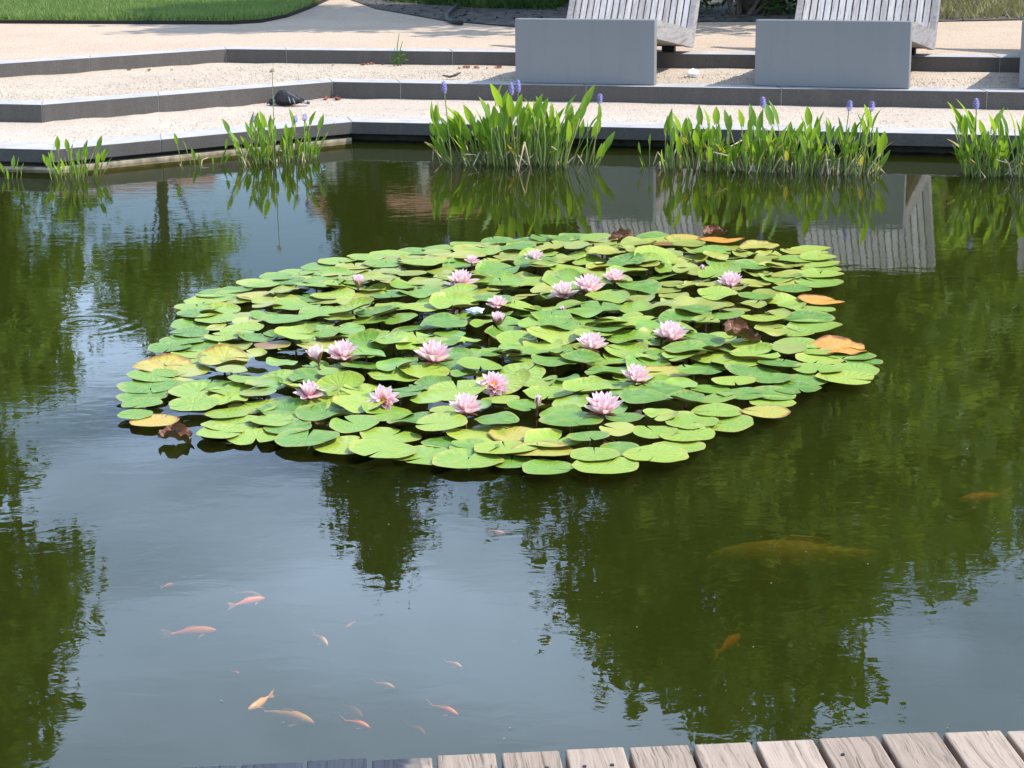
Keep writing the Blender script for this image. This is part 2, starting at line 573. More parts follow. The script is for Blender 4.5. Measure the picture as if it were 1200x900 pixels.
# ------------------------------------------------------------------ mesh helpers
class MB:
    def __init__(s):
        s.v, s.f, s.m = [], [], []

    def face(s, idx, mi=0):
        s.f.append(tuple(idx)); s.m.append(mi)

    def add(s, vs, fs, mi=0):
        b = len(s.v)
        s.v += [tuple(v) for v in vs]
        for f in fs:
            s.face([b + i for i in f], mi)

    def box(s, lo, hi, mi=0, xf=None):
        vs = [Vector((x, y, z)) for z in (lo[2], hi[2]) for y in (lo[1], hi[1]) for x in (lo[0], hi[0])]
        if xf:
            vs = [xf @ v for v in vs]
        s.add(vs, [(0, 2, 3, 1), (4, 5, 7, 6), (0, 1, 5, 4), (1, 3, 7, 5), (3, 2, 6, 7), (2, 0, 4, 6)], mi)

    def prism(s, poly, z0, z1, mi=0):
        """poly counter-clockwise seen from above"""
        n = len(poly)
        vs = [(p[0], p[1], z0) for p in poly] + [(p[0], p[1], z1) for p in poly]
        fs = [tuple(range(n, 2 * n)), tuple(range(n - 1, -1, -1))]
        fs += [(i, (i + 1) % n, n + (i + 1) % n, n + i) for i in range(n)]
        s.add(vs, fs, mi)

    def tube(s, pts, rads, k=6, mi=0, cap=True, flat=1.0):
        pts = [Vector(p) for p in pts]
        if not hasattr(rads, '__len__'):
            rads = [rads] * len(pts)
        b = len(s.v)
        up = Vector((0, 0, 1))
        side = None
        for i, p in enumerate(pts):
            t = (pts[min(i + 1, len(pts) - 1)] - pts[max(i - 1, 0)]).normalized()
            if side is None:
                side = t.cross(up)
                if side.length < .05:
                    side = t.cross(Vector((1, 0, 0)))
            side = (side - t * side.dot(t)).normalized()
            w = t.cross(side)
            for j in range(k):
                a = 2 * PI * j / k
                s.v.append(tuple(p + (side * math.cos(a) + w * (math.sin(a) * flat)) * rads[i]))
        for i in range(len(pts) - 1):
            for j in range(k):
                a, c = b + i * k + j, b + i * k + (j + 1) % k
                s.face((a, c, c + k, a + k), mi)
        if cap:
            s.face([b + j for j in range(k)][::-1], mi)
            s.face([b + (len(pts) - 1) * k + j for j in range(k)], mi)

    def mesh(s, name, mats, smooth=False):
        me = D.meshes.new(name)
        me.from_pydata(s.v, [], s.f)
        for m in (mats if isinstance(mats, (list, tuple)) else [mats]):
            me.materials.append(m)
        me.polygons.foreach_set('material_index', s.m)
        if smooth:
            me.polygons.foreach_set('use_smooth', [True] * len(s.f))
        me.update()
        return me

    def build(s, name, mats, parent=None, smooth=False, bevel=0):
        o = link(name, s.mesh(name, mats, smooth), parent)
        if bevel:
            b = o.modifiers.new('bevel', 'BEVEL')
            b.width = bevel
            b.segments = 2
            b.limit_method = 'ANGLE'
        return o


def link(name, me, parent=None, loc=None, rot=None, scale=None):
    o = D.objects.new(name, me)
    COL.objects.link(o)
    if parent:
        o.parent = parent
    if loc is not None:
        o.location = loc
    if rot is not None:
        o.rotation_euler = rot
    if scale is not None:
        o.scale = scale if hasattr(scale, '__len__') else (scale,) * 3
    return o


def tag(o, label=None, cat=None, group=None, kind=None):
    for k, v in (('label', label), ('category', cat), ('group', group), ('kind', kind)):
        if v:
            o[k] = v
    return o


def thing(name, label, cat, loc=(0, 0, 0), rz=0, group=None):
    o = D.objects.new(name, None)
    o.empty_display_size = .1
    COL.objects.link(o)
    o.location = loc
    o.rotation_euler = (0, 0, rz)
    return tag(o, label, cat, group)


def np_mesh(name, verts, nper, mats, mat_idx=None):
    """mesh of separate polygons of nper corners each (verts: n*nper x 3)"""
    verts = np.asarray(verts, dtype=np.float32).reshape(-1, 3)
    nv = len(verts)
    nf = nv // nper
    me = D.meshes.new(name)
    me.vertices.add(nv)
    me.vertices.foreach_set('co', verts.ravel())
    me.loops.add(nv)
    me.loops.foreach_set('vertex_index', np.arange(nv, dtype=np.int32))
    me.polygons.add(nf)
    me.polygons.foreach_set('loop_start', np.arange(0, nv, nper, dtype=np.int32))
    me.polygons.foreach_set('loop_total', np.full(nf, nper, dtype=np.int32))
    for m in (mats if isinstance(mats, (list, tuple)) else [mats]):
        me.materials.append(m)
    if mat_idx is not None:
        me.polygons.foreach_set('material_index', np.asarray(mat_idx, dtype=np.int32))
    me.update(calc_edges=True)
    me.validate()
    return me


def inside(p, poly):
    c = False
    n = len(poly)
    for i in range(n):
        a, b = poly[i], poly[(i + 1) % n]
        if (a[1] > p[1]) != (b[1] > p[1]) and p[0] < (b[0] - a[0]) * (p[1] - a[1]) / (b[1] - a[1]) + a[0]:
            c = not c
    return c


def seg_dist(p, a, b):
    d = b - a
    t = max(0, min(1, (p - a).dot(d) / d.length_squared))
    return (p - a - d * t).length


# ------------------------------------------------------------------ the setting: pond, terraces, path
TH = RAD(15)
u = Vector((math.cos(TH), -math.sin(TH)))
n_ = Vector((math.sin(TH), math.cos(TH)))
PH = RAD(36.8)
w_ = Vector((math.cos(PH), math.sin(PH)))
Z1, Z2, Z3 = .135, .27, .40
KC = Vector((-1.095, 13.49))
K2 = Vector((-1.355, 14.98))
K3 = Vector((-2.40, 16.62))


def chain(K, lw, lo=12.0, hi=15.0):
    C1 = K - w_ * lw
    return [C1 - u * lo, C1, K, K + u * hi]


def offset(ch, d):
    """move the chain away from the pond by d"""
    nl = [Vector((-t.y, t.x)) for t in [(ch[i + 1] - ch[i]).normalized() for i in range(3)]]
    r = [ch[0] + nl[0] * d]
    for i in (1, 2):
        b = (nl[i - 1] + nl[i])
        r.append(ch[i] + b * (d / (1 + nl[i - 1].dot(nl[i]))))
    r.append(ch[3] + nl[2] * d)
    return r


cop = chain(KC, 2.22)
st2 = chain(K2, 2.38)
st3 = chain(K3, 4.2)


def band(name, inner, outer, z0, z1, mat, label=None):
    """gravel surface between two chains, finely cut so that it can be uneven"""
    mb = MB()
    rng = random.Random(17)
    rows = 8
    cols = []
    for i in range(3):
        k = 60 if i == 2 else 24
        for j in range(k + (i == 2)):
            t = j / k
            cols.append((inner[i].lerp(inner[i + 1], t), outer[i].lerp(outer[i + 1], t)))
    for a, b in cols:
        for r in range(rows + 1):
            t = r / rows
            p = a.lerp(b, t)
            z = z0 + (z1 - z0) * t + (rng.uniform(-.006, .008) if 0 < r < rows else 0) + (rng.uniform(0, .012) if r == rows else 0)
            mb.v.append((p.x, p.y, z))
    R1 = rows + 1
    for c in range(len(cols) - 1):
        for r in range(rows):
            mb.face((c * R1 + r, (c + 1) * R1 + r, (c + 1) * R1 + r + 1, c * R1 + r + 1))
    o = mb.build(name, mat, smooth=True)
    return tag(o, kind='structure')


def kerb(parent, ch, width, z0, z1, lens, mortar_top):
    """row of kerb slabs along a chain, each its own part, with mortar in the joints"""
    inn = offset(ch, width)
    inset = offset(ch, .006)
    inset_b = offset(ch, width - .004)
    mo = MB()
    for i in range(3):
        a, b = ch[i], ch[i + 1]
        ia, ib = inn[i], inn[i + 1]
        ln = (b - a).length
        cuts = [0.0]
        sizes = lens[i]
        k = 0
        if i == 0:                       # count back from the corner
            x = ln
            rev = []
            while x > .3:
                rev.append(x); x -= sizes[0]
            cuts += rev[::-1]
        else:
            x = 0
            while x + sizes[min(k, len(sizes) - 1)] < ln - .25:
                x += sizes[min(k, len(sizes) - 1)]; k += 1
                cuts.append(x)
            cuts.append(ln)
        for c0, c1 in zip(cuts[:-1], cuts[1:]):
            if c1 - c0 < .02:
                continue
            t0, t1 = (c0 + .003) / ln, (c1 - .003) / ln
            q = [a.lerp(b, t0), a.lerp(b, t1), ia.lerp(ib, t1), ia.lerp(ib, t0)]
            s = MB()
            s.prism(q, z0, z1)
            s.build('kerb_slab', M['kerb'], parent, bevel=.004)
        q = [inset[i], inset[i + 1], inset_b[i + 1], inset_b[i]]
        mo.prism(q, z0 + .005, mortar_top)
    return mo.build('mortar', M['mortar'], parent)


# lower terrace: coping slabs round the basin
t1 = band('gravel_terrace', offset(cop, .30), offset(st2, .02), Z1 - .006, Z1 + .006, M['gravel_a'])
kerb(t1, cop, .305, Z1 - .085, Z1, ([1.3], [.75, 1.5], [1.45]), Z1 - .004)
t2 = band('gravel_terrace', offset(st2, .24), offset(st3, .02), Z2 - .006, Z2 + .012, M['gravel_b'])
kerb(t2, st2, .25, Z1 - .03, Z2, ([1.2], [.9, 1.55], [.55, 1.45]), Z2 - .004)
pth_in = offset(st3, .25)
mb = MB()
far = [Vector((260, 20)), Vector((260, 420)), Vector((-260, 420)), Vector((-260, 20))]
pl = [pth_in[0], pth_in[1], pth_in[2], pth_in[3]] + far
mb.add([(p.x, p.y, Z3 - .006) for p in pl], [tuple(range(len(pl)))])
t3 = tag(mb.build('gravel_path', M['path']), kind='structure')
kerb(t3, st3, .26, Z2 - .03, Z3, ([1.4], [1.5, 1.45], [.55, 1.46]), Z3 - .004)

# basin wall under the coping, set back from it, and the pale ledge below it
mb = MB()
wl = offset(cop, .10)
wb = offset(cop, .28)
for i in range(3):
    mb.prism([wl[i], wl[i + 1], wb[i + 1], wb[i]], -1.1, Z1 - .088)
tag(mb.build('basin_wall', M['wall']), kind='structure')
mb = MB()
a, b = offset(cop, .015), offset(cop, .098)
mb.prism([a[1], a[2], b[2], b[1]], -.3, .022)
mb.prism([a[0], a[1], b[1], b[0]], -.3, .018)
tag(mb.build('basin_ledge', M['ledge'], bevel=.006), kind='structure')

# pond bed, sides, surrounding ground
XL, XR = cop[0].x, cop[3].x
mb = MB()
mb.add([(-20, -3, -1.05), (20, -3, -1.05), (20, 20, -1.05), (-20, 20, -1.05)], [(0, 1, 2, 3)])
tag(mb.build('pond_bed', M['mud']), kind='structure')
wl2 = offset(cop, .12)
mb = MB()
wp = [Vector((XL, .6)), Vector((XR, .6))] + wl2[::-1]
mb.prism([(p.x, p.y) for p in wp], -1.2, 0.0)
water = tag(mb.build('water', M['water']), kind='structure')
mb = MB()
g0 = Z1 - .02
mb.add([(XL - .05, .65, g0), (XR + .05, .65, g0), (260, .65, g0), (260, -260, g0), (-260, -260, g0), (-260, .65, g0)],
       [(5, 4, 3, 2, 1, 0)])
mb.add([(XL - .05, .65, g0), (-260, .65, g0), (-260, 21, g0), (XL - .05, 21, g0)], [(0, 3, 2, 1)])
mb.add([(XR + .05, .65, g0), (XR + .05, 18, g0), (260, 18, g0), (260, .65, g0)], [(0, 3, 2, 1)])
for x in (XL - .02, XR + .02):
    mb.add([(x, .65, -1.1), (x, 18, -1.1), (x, 18, g0), (x, .65, g0)], [(0, 1, 2, 3)])
tag(mb.build('ground', M['path']), kind='structure')

# loose stones on the terraces
rng = np.random.default_rng(4)


def pebbles(name, ch_in, ch_out, z, n, smin, smax, mat):
    vs = []
    for _ in range(n):
        i = rng.choice([1, 2], p=[.35, .65])
        t = rng.random() * (.5 if i == 2 else 1)
        s = rng.random()
        p = ch_in[i].lerp(ch_in[i + 1], t).lerp(ch_out[i].lerp(ch_out[i + 1], t), s)
        r = rng.uniform(smin, smax)
        c = np.array([p.x, p.y, z + r * .3])
        ex = np.array([[1, 0, 0], [0, 1, 0], [-1, 0, 0], [0, -1, 0]]) * r * rng.uniform(.7, 1.3, (4, 1))
        top = c + [0, 0, r * .7]
        for k in range(4):
            vs += [c + ex[k], c + ex[(k + 1) % 4], top]
    o = link(name, np_mesh(name, vs, 3, mat))
    return tag(o, kind='stuff')


M['stone'] = Mat('loose_stone')
mm = M['stone']
M['stone'] = mm.set(mm.ramp(mm.noise(mm.pos(), 33, 3, .7), [(.3, (0.145, 0.123, 0.085)), (.5, (0.425, 0.348, 0.272)), (.7, (0.561, 0.484, 0.399))]), .9)
tag(pebbles('loose_gravel', offset(st2, .26), offset(st3, -.02), Z2 + .002, 9000, .004, .010, M['stone']), 'coarse pale stones loose on the middle terrace', 'gravel')
tag(pebbles('fine_gravel', offset(cop, .31), offset(st2, -.02), Z1 - .002, 3500, .003, .008, M['stone']), 'fine pale stones loose on the lower terrace', 'gravel')

# lawn with its steel edging
la = [at(-260, 25.5, Z3), at(-60, 26.5, Z3), at(120, 27.5, Z3), at(270, 28, Z3), at(305, 26, Z3), at(335, 20, Z3), at(362, 10, Z3), at(392, -4, Z3), at(440, -26, Z3)]
la = [Vector((p.x, p.y)) for p in la]
lp = la + [Vector((-2.4, 60)), Vector((-40, 60)), Vector((-40, 21))]
mb = MB()
mb.add([(p.x, p.y, Z3 + .022) for p in lp], [tuple(range(len(lp)))])
lawn = tag(mb.build('lawn', M['lawn']), kind='structure')
mb = MB()
for a, b in zip(la[:-1], la[1:]):
    d = (b - a).normalized()
    nn = Vector((d.y, -d.x)) * .012
    mb.prism([a + nn, b + nn, b, a], Z3 - .05, Z3 + .03)
tag(mb.build('lawn_edging', M['edging']), 'dark steel edging strip along the front of the lawn', 'edging')


def blades(name, poly, z, n, hmin, hmax, wid, mat, seed, lean=.5):
    g = np.random.default_rng(seed)
    xs = [p[0] for p in poly]; ys = [p[1] for p in poly]
    pts = []
    while len(pts) < n:
        q = (g.uniform(min(xs), max(xs)), g.uniform(min(ys), max(ys)))
        if inside(q, poly):
            pts.append(q)
    p = np.c_[np.array(pts), np.full(n, z)]
    h = g.uniform(hmin, hmax, n)[:, None]
    a = g.uniform(0, 2 * PI, n)
    b = g.uniform(0, 2 * PI, n)
    side = np.c_[np.cos(a), np.sin(a), np.zeros(n)] * wid
    tip = p + np.c_[np.cos(b) * lean, np.sin(b) * lean, np.ones(n)] * h
    v = np.stack([p - side, p + side, tip], 1).reshape(-1, 3)
    o = link(name, np_mesh(name, v, 3, mat))
    return tag(o, kind='stuff')


vis = [(-7.2, 20.3), la[3][:], (-2.2, 20.2), (-1.95, 24.4), (-7.2, 24.8)]
tag(blades('grass', [tuple(p)[:2] for p in la[1:8]] + [(-2.0, 24.6), (-7.2, 24.6)], Z3 + .03, 45000, .04, .10, .009, M['grass'], 2), 'short sunlit green grass of the lawn', 'grass')

# planting bed behind the loungers; soil widened leftward as painted shade on path
bed = [at(396, -6, Z3), at(440, 10, Z3), at(520, 24, Z3), at(600, 31, Z3), at(680, 31, Z3), at(830, 25, Z3), at(930, 25, Z3), at(1100, 25, Z3), at(1260, 22, Z3)]
bed = [Vector((p.x, p.y)) for p in bed]
bp = bed + [Vector((14, 24)), Vector((14, 34)), Vector((-1.2, 34))]
mb = MB()
mb.add([(p.x, p.y, Z3 + .004) for p in bp], [tuple(range(len(bp)))])
tag(mb.build('planting_bed', M['soil']), kind='structure')
tag(blades('undergrowth', [tuple(at(450, 2, Z3))[:2], tuple(at(560, 10, Z3))[:2], tuple(at(650, 12, Z3))[:2], (1.2, 26), (-.8, 26)], Z3, 5000, .03, .16, .014, M['under'], 18, .9), 'low dark green undergrowth in the shade of the bed', 'undergrowth')
vs = []
for _ in range(2600):
    q = (rng.uniform(-2.4, 5.5), rng.uniform(17.6, 24))
    if inside(q, [tuple(p) for p in bp]):
        r = rng.uniform(.008, .032); a = rng.uniform(0, 6.28); c_, s_ = math.cos(a) * r, math.sin(a) * r
        z = Z3 + .008
        vs += [(q[0] + c_, q[1] + s_, z), (q[0] - s_ * .5, q[1] + c_ * .5, z + r * .5), (q[0] - c_, q[1] - s_, z + .003), (q[0] + s_ * .5, q[1] - c_ * .5, z + r * .2)]
tag(link('bark_chips', np_mesh('bark_chips', vs, 4, M['chip'])), 'brown bark chips and dead leaves strewn over the bed', 'chips', None, 'stuff')
dp = [at(1085, 23.5, Z3), at(1260, 21, Z3)]
tag(blades('dry_grass', [tuple(dp[0])[:2], tuple(dp[1])[:2], (7.5, 22.5), (4.6, 23)], Z3, 2600, .03, .13, .010, M['dry'], 8, .7), 'dry straw coloured grass in the bed at the right', 'grass')


# ------------------------------------------------------------------ loungers
def lounger(label, corner, yaw, width, seed):
    """front left foot corner, yaw of the depth axis"""
    root = thing('sun_lounger', label, 'lounger', (corner[0], corner[1], Z2), -yaw, 'slatted loungers on grey blocks')
    w = width
    SH = .475
    mb = MB()
    mb.box((0, 0, .002), (w, .085, SH + .004))
    mb.build('block', M['block'], root, bevel=.006)
    # side profile (depth, height above the block's foot)
    SD, SB = 1.45, .31
    bt = (2.12, 1.19)
    th = .15
    k = 20
    pitch = w / k
    # seat slats and back slats
    seat_m, back_m = MB(), MB()
    hw = pitch / 2 - .0065
    sl_d = Vector((SD, SB - SH)).normalized()
    for mbx, p0, p1, t in ((seat_m, (0.088, SH - .012), (SD - .02, SB + .002), .03), (back_m, (SD, SB - .01), bt, .03)):
        d = Vector((p1[0] - p0[0], p1[1] - p0[1]))
        nn = Vector((-d.y, d.x)).normalized() * t
        prof = [(p0[0], p0[1]), (p1[0], p1[1]), (p1[0] - nn.x, p1[1] - nn.y), (p0[0] - nn.x, p0[1] - nn.y)]
        vs = [(-hw, a, b) for a, b in prof] + [(hw, a, b) for a, b in prof]
        mbx.add(vs, [(3, 2, 1, 0), (4, 5, 6, 7), (0, 1, 5, 4), (1, 2, 6, 5), (2, 3, 7, 6), (3, 0, 4, 7)])
    sm = seat_m.mesh('seat_slat', M['slat'])
    bm_ = back_m.mesh('back_slat', M['slat'])
    rg = random.Random(seed)
    for i in range(k):
        x = pitch * (i + .5)
        if 0 < i < k - 1:
            link('seat_slat', sm, root, (x, 0, rg.uniform(-.001, .001)))
            link('back_slat', bm_, root, (x, 0, rg.uniform(-.001, .001)))
    # solid side boards of the bent timber shell
    for x0, x1 in ((.002, pitch - .004), (w - pitch + .004, w - .002)):
        mb = MB()
        p = [(.0, SH), (SD, SB), bt, (bt[0] + .075, bt[1] - .04), (SD + .045, SB - th), (.0, SH - th + .01)]
        n = len(p)
        vs = [(x0, a, b) for a, b in p] + [(x1, a, b) for a, b in p]
        mb.add(vs, [(0, 1, 4, 5), (1, 2, 3, 4)], 0)
        mb.add(vs, [(n + 5, n + 4, n + 1, n), (n + 4, n + 3, n + 2, n + 1)], 0)
        mb.add(vs, [((i + 1) % n, i, n + i, n + (i + 1) % n) for i in range(n)], 0)
        # keep the board clear of the block it passes
        for j, v in enumerate(mb.v):
            if v[1] < .01:
                mb.v[j] = (v[0], .088, v[2])
        mb.build('side_board', M['slat_side'], root)
    # lining board under the seat, cross rails, rear foot
    mb = MB()
    d = Vector((SD, SB - SH)).normalized()
    q = [(.09, SH - .035 + .09 * d.y / d.x), (SD, SB - .035), (SD + .02, SB - th + .01), (.09, SH - th + .02 + .09 * d.y / d.x)]
    xa, xb = pitch + .002, w - pitch - .002
    vs = [(xa, a, b) for a, b in q] + [(xb, a, b) for a, b in q]
    mb.add(vs, [(0, 1, 2, 3), (7, 6, 5, 4), (1, 0, 4, 5), (2, 1, 5, 6), (3, 2, 6, 7), (0, 3, 7, 4)])
    mb.build('seat_frame', M['slat_side'], root)
    for t in (.25, .75):
        mb = MB()
        y = SD + (bt[0] - SD) * t + .035
        z = SB + (bt[1] - SB) * t - .025
        mb.box((pitch, y, z - .03), (w - pitch, y + .04, z + .03))
        mb.build('back_rail', M['slat_side'], root)
    for x in (.12, w - .24):
        mb = MB()
        mb.box((x, 1.38, .135), (x + .1, 1.46, SB - th + .02))
        mb.build('foot', M['black'], root)
    return root


LY = RAD(16.5)
lounger('slatted wooden lounger on grey block behind the tall middle pickerel clump', at(604, 97.5, Z2), LY, 1.07, 1)
lounger('slatted wooden lounger on grey block behind the long pickerel row', at(884, 100.8, Z2), RAD(19), 1.12, 2)
lounger('slatted wooden lounger cut off by the right edge of the photo', at(1193.5, 104, Z2), LY, 1.12, 3)

# ------------------------------------------------------------------ deck
e_ = Vector((math.cos(RAD(4.4)), math.sin(RAD(4.4))))
deck = D.objects.new('deck', None)
COL.objects.link(deck)
tag(deck, kind='structure')
DZ = .20
base = at(512, 885, DZ)
pitch = .1155
deck.location = (base.x, base.y, 0)
deck.rotation_euler = (0, 0, RAD(4.4))
rg = random.Random(5)
for i in range(-24, 26):
    mb = MB()
    gap = rg.uniform(.008, .012)
    x0, x1 = 0, pitch - gap
    yo = rg.uniform(-.004, .004)
    mb.box((x0 - (x1 + x0) / 2, -4.2, -.035), (x1 - (x1 + x0) / 2, yo, 0))
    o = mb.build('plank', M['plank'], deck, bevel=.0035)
    o.location = (i * pitch + x1 / 2, 0, DZ + rg.uniform(-.002, .002))
    o.rotation_euler = (0, 0, rg.uniform(-.002, .002))
for y in (-.12, -1.2, -2.4, -3.6):
    mb = MB()
    mb.box((-2.9, y - .05, DZ - .19), (3.1, y, DZ - .040))
    mb.build('joist', M['slat_side'], deck)
for x in (-2.6, -1.3, 0.05, 1.4, 2.7):
    mb = MB()
    mb.box((x, -.30, -1.05), (x + .09, -.21, DZ - .045))
    mb.build('post', M['bark'], deck)
# nail heads near the plank ends
nm = MB()
nm.tube([(0, 0, -.003), (0, 0, .0012)], .0036, 8)
nme = nm.mesh('nail', M['black'])
for i in range(-6, 12):
    for fx in (.25, .72):
        if rg.random() < .35:
            link('nail', nme, deck, (i * pitch + fx * pitch * .9, -.075 + rg.uniform(-.012, .012), DZ + .001))


# ------------------------------------------------------------------ water lilies
def pad_mesh(name, seed, wave, curl, notch, mats, sag=0.0):
    r_ = random.Random(seed)
    rings = (.16, .42, .68, .88, 1.0)
    K = 36
    ph = [r_.uniform(0, 2 * PI) for _ in range(4)]
    ell = r_.uniform(.92, 1.06)
    mb = MB()
    mb.v.append((.03, 0, -.02))
    for r in rings:
        for j in range(K + 1):
            nh = notch * (.25 + .75 * r)
            th = nh + (2 * PI - 2 * nh) * j / K
            rr = r
            if r > .8:
                rr *= 1 + .02 * math.sin(7 * th + ph[0]) + .02 * math.sin(3 * th + ph[1]) + r_.uniform(-.008, .008)
                e = min(j, K - j) / K
                if e < .05:
                    rr *= .93 + e * 1.4
            z = wave * (r ** 2.2) * (math.sin(2 * th + ph[1]) * .5 + math.sin(3 * th + ph[2]) * .35 + math.sin(5 * th + ph[3]) * .2)
            z += curl * max(0, r - .55) ** 2 * (1.6 + 1.2 * math.sin(th * 2 + ph[3]))
            z -= sag * (1 - r) * .2
            mb.v.append((rr * math.cos(th) * ell, rr * math.sin(th) / ell, z))
    for j in range(K):
        mb.face((0, 1 + j, 2 + j))
    for i in range(len(rings) - 1):
        for j in range(K):
            a = 1 + i * (K + 1) + j
            mb.face((a, a + K + 1, a + K + 2, a + 1))
    return mb.mesh(name, mats, True)


flat = {k: [pad_mesh('lily_pad', s * 7 + 1, .035, .10, .035 + .05 * (s % 4), M[k]) for s in range(6)] for k in ('pad', 'pad_lime', 'pad_yellow')}
wavy = {k: [pad_mesh('lily_pad', s * 5 + 91, .13, .12 + .13 * (s % 3), .04 + .05 * (s % 3), M[k]) for s in range(8)] for k in ('pad', 'pad_lime')}

lily = thing('water_lily_plant', 'round raft of crowded green water lily pads in the middle of the pond', 'water lily', at(600, 430))
lily_base = Vector(lily.location)
outline = [(137, 470), (150, 428), (200, 392), (205, 366), (230, 345), (320, 324), (372, 309), (450, 297), (540, 288), (600, 281), (720, 275), (800, 280),
           (880, 281), (968, 292), (988, 315), (990, 345), (978, 372), (990, 395), (1043, 430), (1020, 452), (940, 470), (924, 500),
           (848, 512), (826, 528), (800, 549), (722, 566), (600, 564), (480, 550), (380, 537), (250, 521), (180, 508), (140, 500)]
opoly = [Vector(at(x, y).xy) for x, y in outline]
PN = len(opoly)
rl = random.Random(21)
pads = []


def rim_d(p):
    return min(seg_dist(p, opoly[i], opoly[(i + 1) % PN]) for i in range(PN))


plan = []
ODD = [(983, 407), (966, 352), (845, 281), (890, 288), (838, 274), (728, 278), (868, 392), (208, 511), (190, 428), (262, 420)]
odd_at = [at(x, y).xy for x, y in ODD]


def place_pad(p, r, d, rim):
    if any((p - q).length < (.15 if q[0] > 1.0 else .105) for q in odd_at):
        pads.append((p, r, 0))
        return
    s = max(0, min(1, (d - .14) / .45))
    if rl.random() < s * .85:
        me = rl.choice(wavy['pad_lime' if rl.random() < .3 else 'pad'])
    else:
        q = rl.random()
        me = rl.choice(flat['pad_yellow' if (q < .03) else 'pad_lime' if q < (.7 if p.y < 6.3 else .4) else 'pad'])
    tilt = abs(rl.gauss(0, 1)) * (RAD(1.4) + RAD(6.0) * s)
    tilt = min(tilt, RAD(22))
    ta = rl.uniform(0, 2 * PI)
    z = .010 + rl.random() * .012 + s * (rl.random() ** 1.3) * .042
    z = max(z, .8 * r * math.sin(tilt) * (.6 + .4 * s))
    q = Matrix.Rotation(tilt, 4, Vector((math.cos(ta), math.sin(ta), 0))) @ Matrix.Rotation(rl.uniform(0, 2 * PI), 4, 'Z')
    pads.append((p, r, z))
    plan.append((r / p.y * (1.3 if d < .2 else 1), me, Vector((p.x, p.y, z)) - lily_base, q, r))


# rim pads lie flat on the water all round the raft
per = 0
acc = 0.0
step = .15
for i in range(PN):
    a, b = opoly[i], opoly[(i + 1) % PN]
    ln = (b - a).length
    t = acc
    while t < ln:
        c = a + (b - a) * (t / ln)
        dr = (b - a).normalized()
        inn = Vector((-dr.y, dr.x))
        if not inside(c + inn * .02, opoly):
            inn = -inn
        r = rl.uniform(.078, .110)
        c = c + inn * (r * rl.uniform(.9, 1.15))
        if all((c - q[0]).length > .12 for q in pads):
            place_pad(c, r, .05, True)
        t += step * rl.uniform(.85, 1.15)
    acc = t - ln
xs = [p.x for p in opoly]; ys = [p.y for p in opoly]
tries = 0
mind = .10
while len(pads) < 480 and tries < 30000:
    tries += 1
    if tries % 6000 == 0:
        mind *= .93
    p = Vector((rl.uniform(min(xs), max(xs)), rl.uniform(min(ys), max(ys))))
    if not inside(p, opoly):
        continue
    d = rim_d(p)
    r = rl.uniform(.056, .103)
    if d < r * .82:
        continue
    if all((p - q[0]).length > mind for q in pads):
        place_pad(p, r, d, False)

# the pads that show largest are parts; the small ones left over are joined
plan.sort(key=lambda t: -t[0])
for _, me, loc, q, r in plan[:288]:
    link('lily_pad', me, lily, loc, q.to_euler(), r)
rest = {}
for _, me, loc, q, r in plan[288:]:
    mb = rest.setdefault(me.materials[0].name, MB())
    x = Matrix.Translation(loc) @ q @ Matrix.Diagonal((r, r, r, 1))
    mb.add([x @ v.co for v in me.vertices], [tuple(f.vertices) for f in me.polygons])


for k, mb in rest.items():
    o = mb.build('small_pads', D.materials[k], lily, True)
    o['kind'] = 'stuff'


def fold_pad(name, seed, mat, sides, k, crump, t0=.30):
    """pad with its rim folded up along one or both sides"""
    me = pad_mesh(name, seed, .05, .05, .1, mat)
    from mathutils import noise as mnz
    for v in me.vertices:
        x, y, z = v.co
        z += crump * mnz.noise(Vector((x * 2.3 + seed, y * 2.3, seed * .7)))
        for sd in sides:
            t = y * sd - t0
            if t > 0:
                a = min(t * k, 2.2)
                y = sd * (t0 + math.sin(a) / k)
                z += (1 - math.cos(a)) / k
        v.co = (x, y, z)
    return me


# odd pads: turned orange, brown and curled
curl_o = fold_pad('lily_pad', 501, M['pad_orange'], (1,), 3.4, .10, .80)
curl_b = fold_pad('lily_pad', 502, M['pad_brown'], (1, -1), 2.4, .45)
curl_b2 = fold_pad('lily_pad', 503, M['pad_brown'], (1, -1), 3.0, .55)
flat_o = pad_mesh('lily_pad', 504, .05, .1, .12, M['pad_orange'])
yel_b = fold_pad('lily_pad', 505, M['pad_yellow'], (1,), 1.2, .08, .55)
for px, py, z, r, me, rot, lab in [
        (983, 407, .020, .115, curl_o, (RAD(2), RAD(2), -.05), 'orange pad with brown curled rim at the right edge of the raft'),
        (962, 352, .010, .10, flat_o, (RAD(1), RAD(4), .5), 'orange pad half under water beside the right edge of the raft'),
        (845, 281, .03, .11, flat_o, (RAD(-2), RAD(3), 1.0), 'yellow orange pad at the far edge of the raft'),
        (890, 288, .03, .10, yel_b, (RAD(-3), RAD(-3), .3), 'yellow pad with brown blotches at the far edge'),
        (838, 274, .03, .065, curl_b2, (RAD(8), RAD(5), .2), 'brown curled pad at the far edge of the raft'),
        (728, 278, .04, .062, curl_b, (RAD(20), RAD(-8), -.1), 'red brown folded pad standing up at the far edge'),
        (868, 392, .055, .075, curl_b2, (RAD(10), RAD(20), .3), 'red brown crumpled pad among green pads'),
        (206, 511, .018, .055, curl_b2, (RAD(4), RAD(5), -.1), 'dark brown curled pad at the near left edge'),
        (190, 428, .018, .115, yel_b, (RAD(-1), RAD(1), -.1), 'yellow pad with brown far rim at the left edge'),
        (262, 420, .04, .10, yel_b, (RAD(8), RAD(3), .2), 'yellow pad lifted to show its brown underside')]:
    p = at(px, py, z)
    o = link('lily_pad', me, lily, p - lily_base, rot, r)
    o['label'] = lab

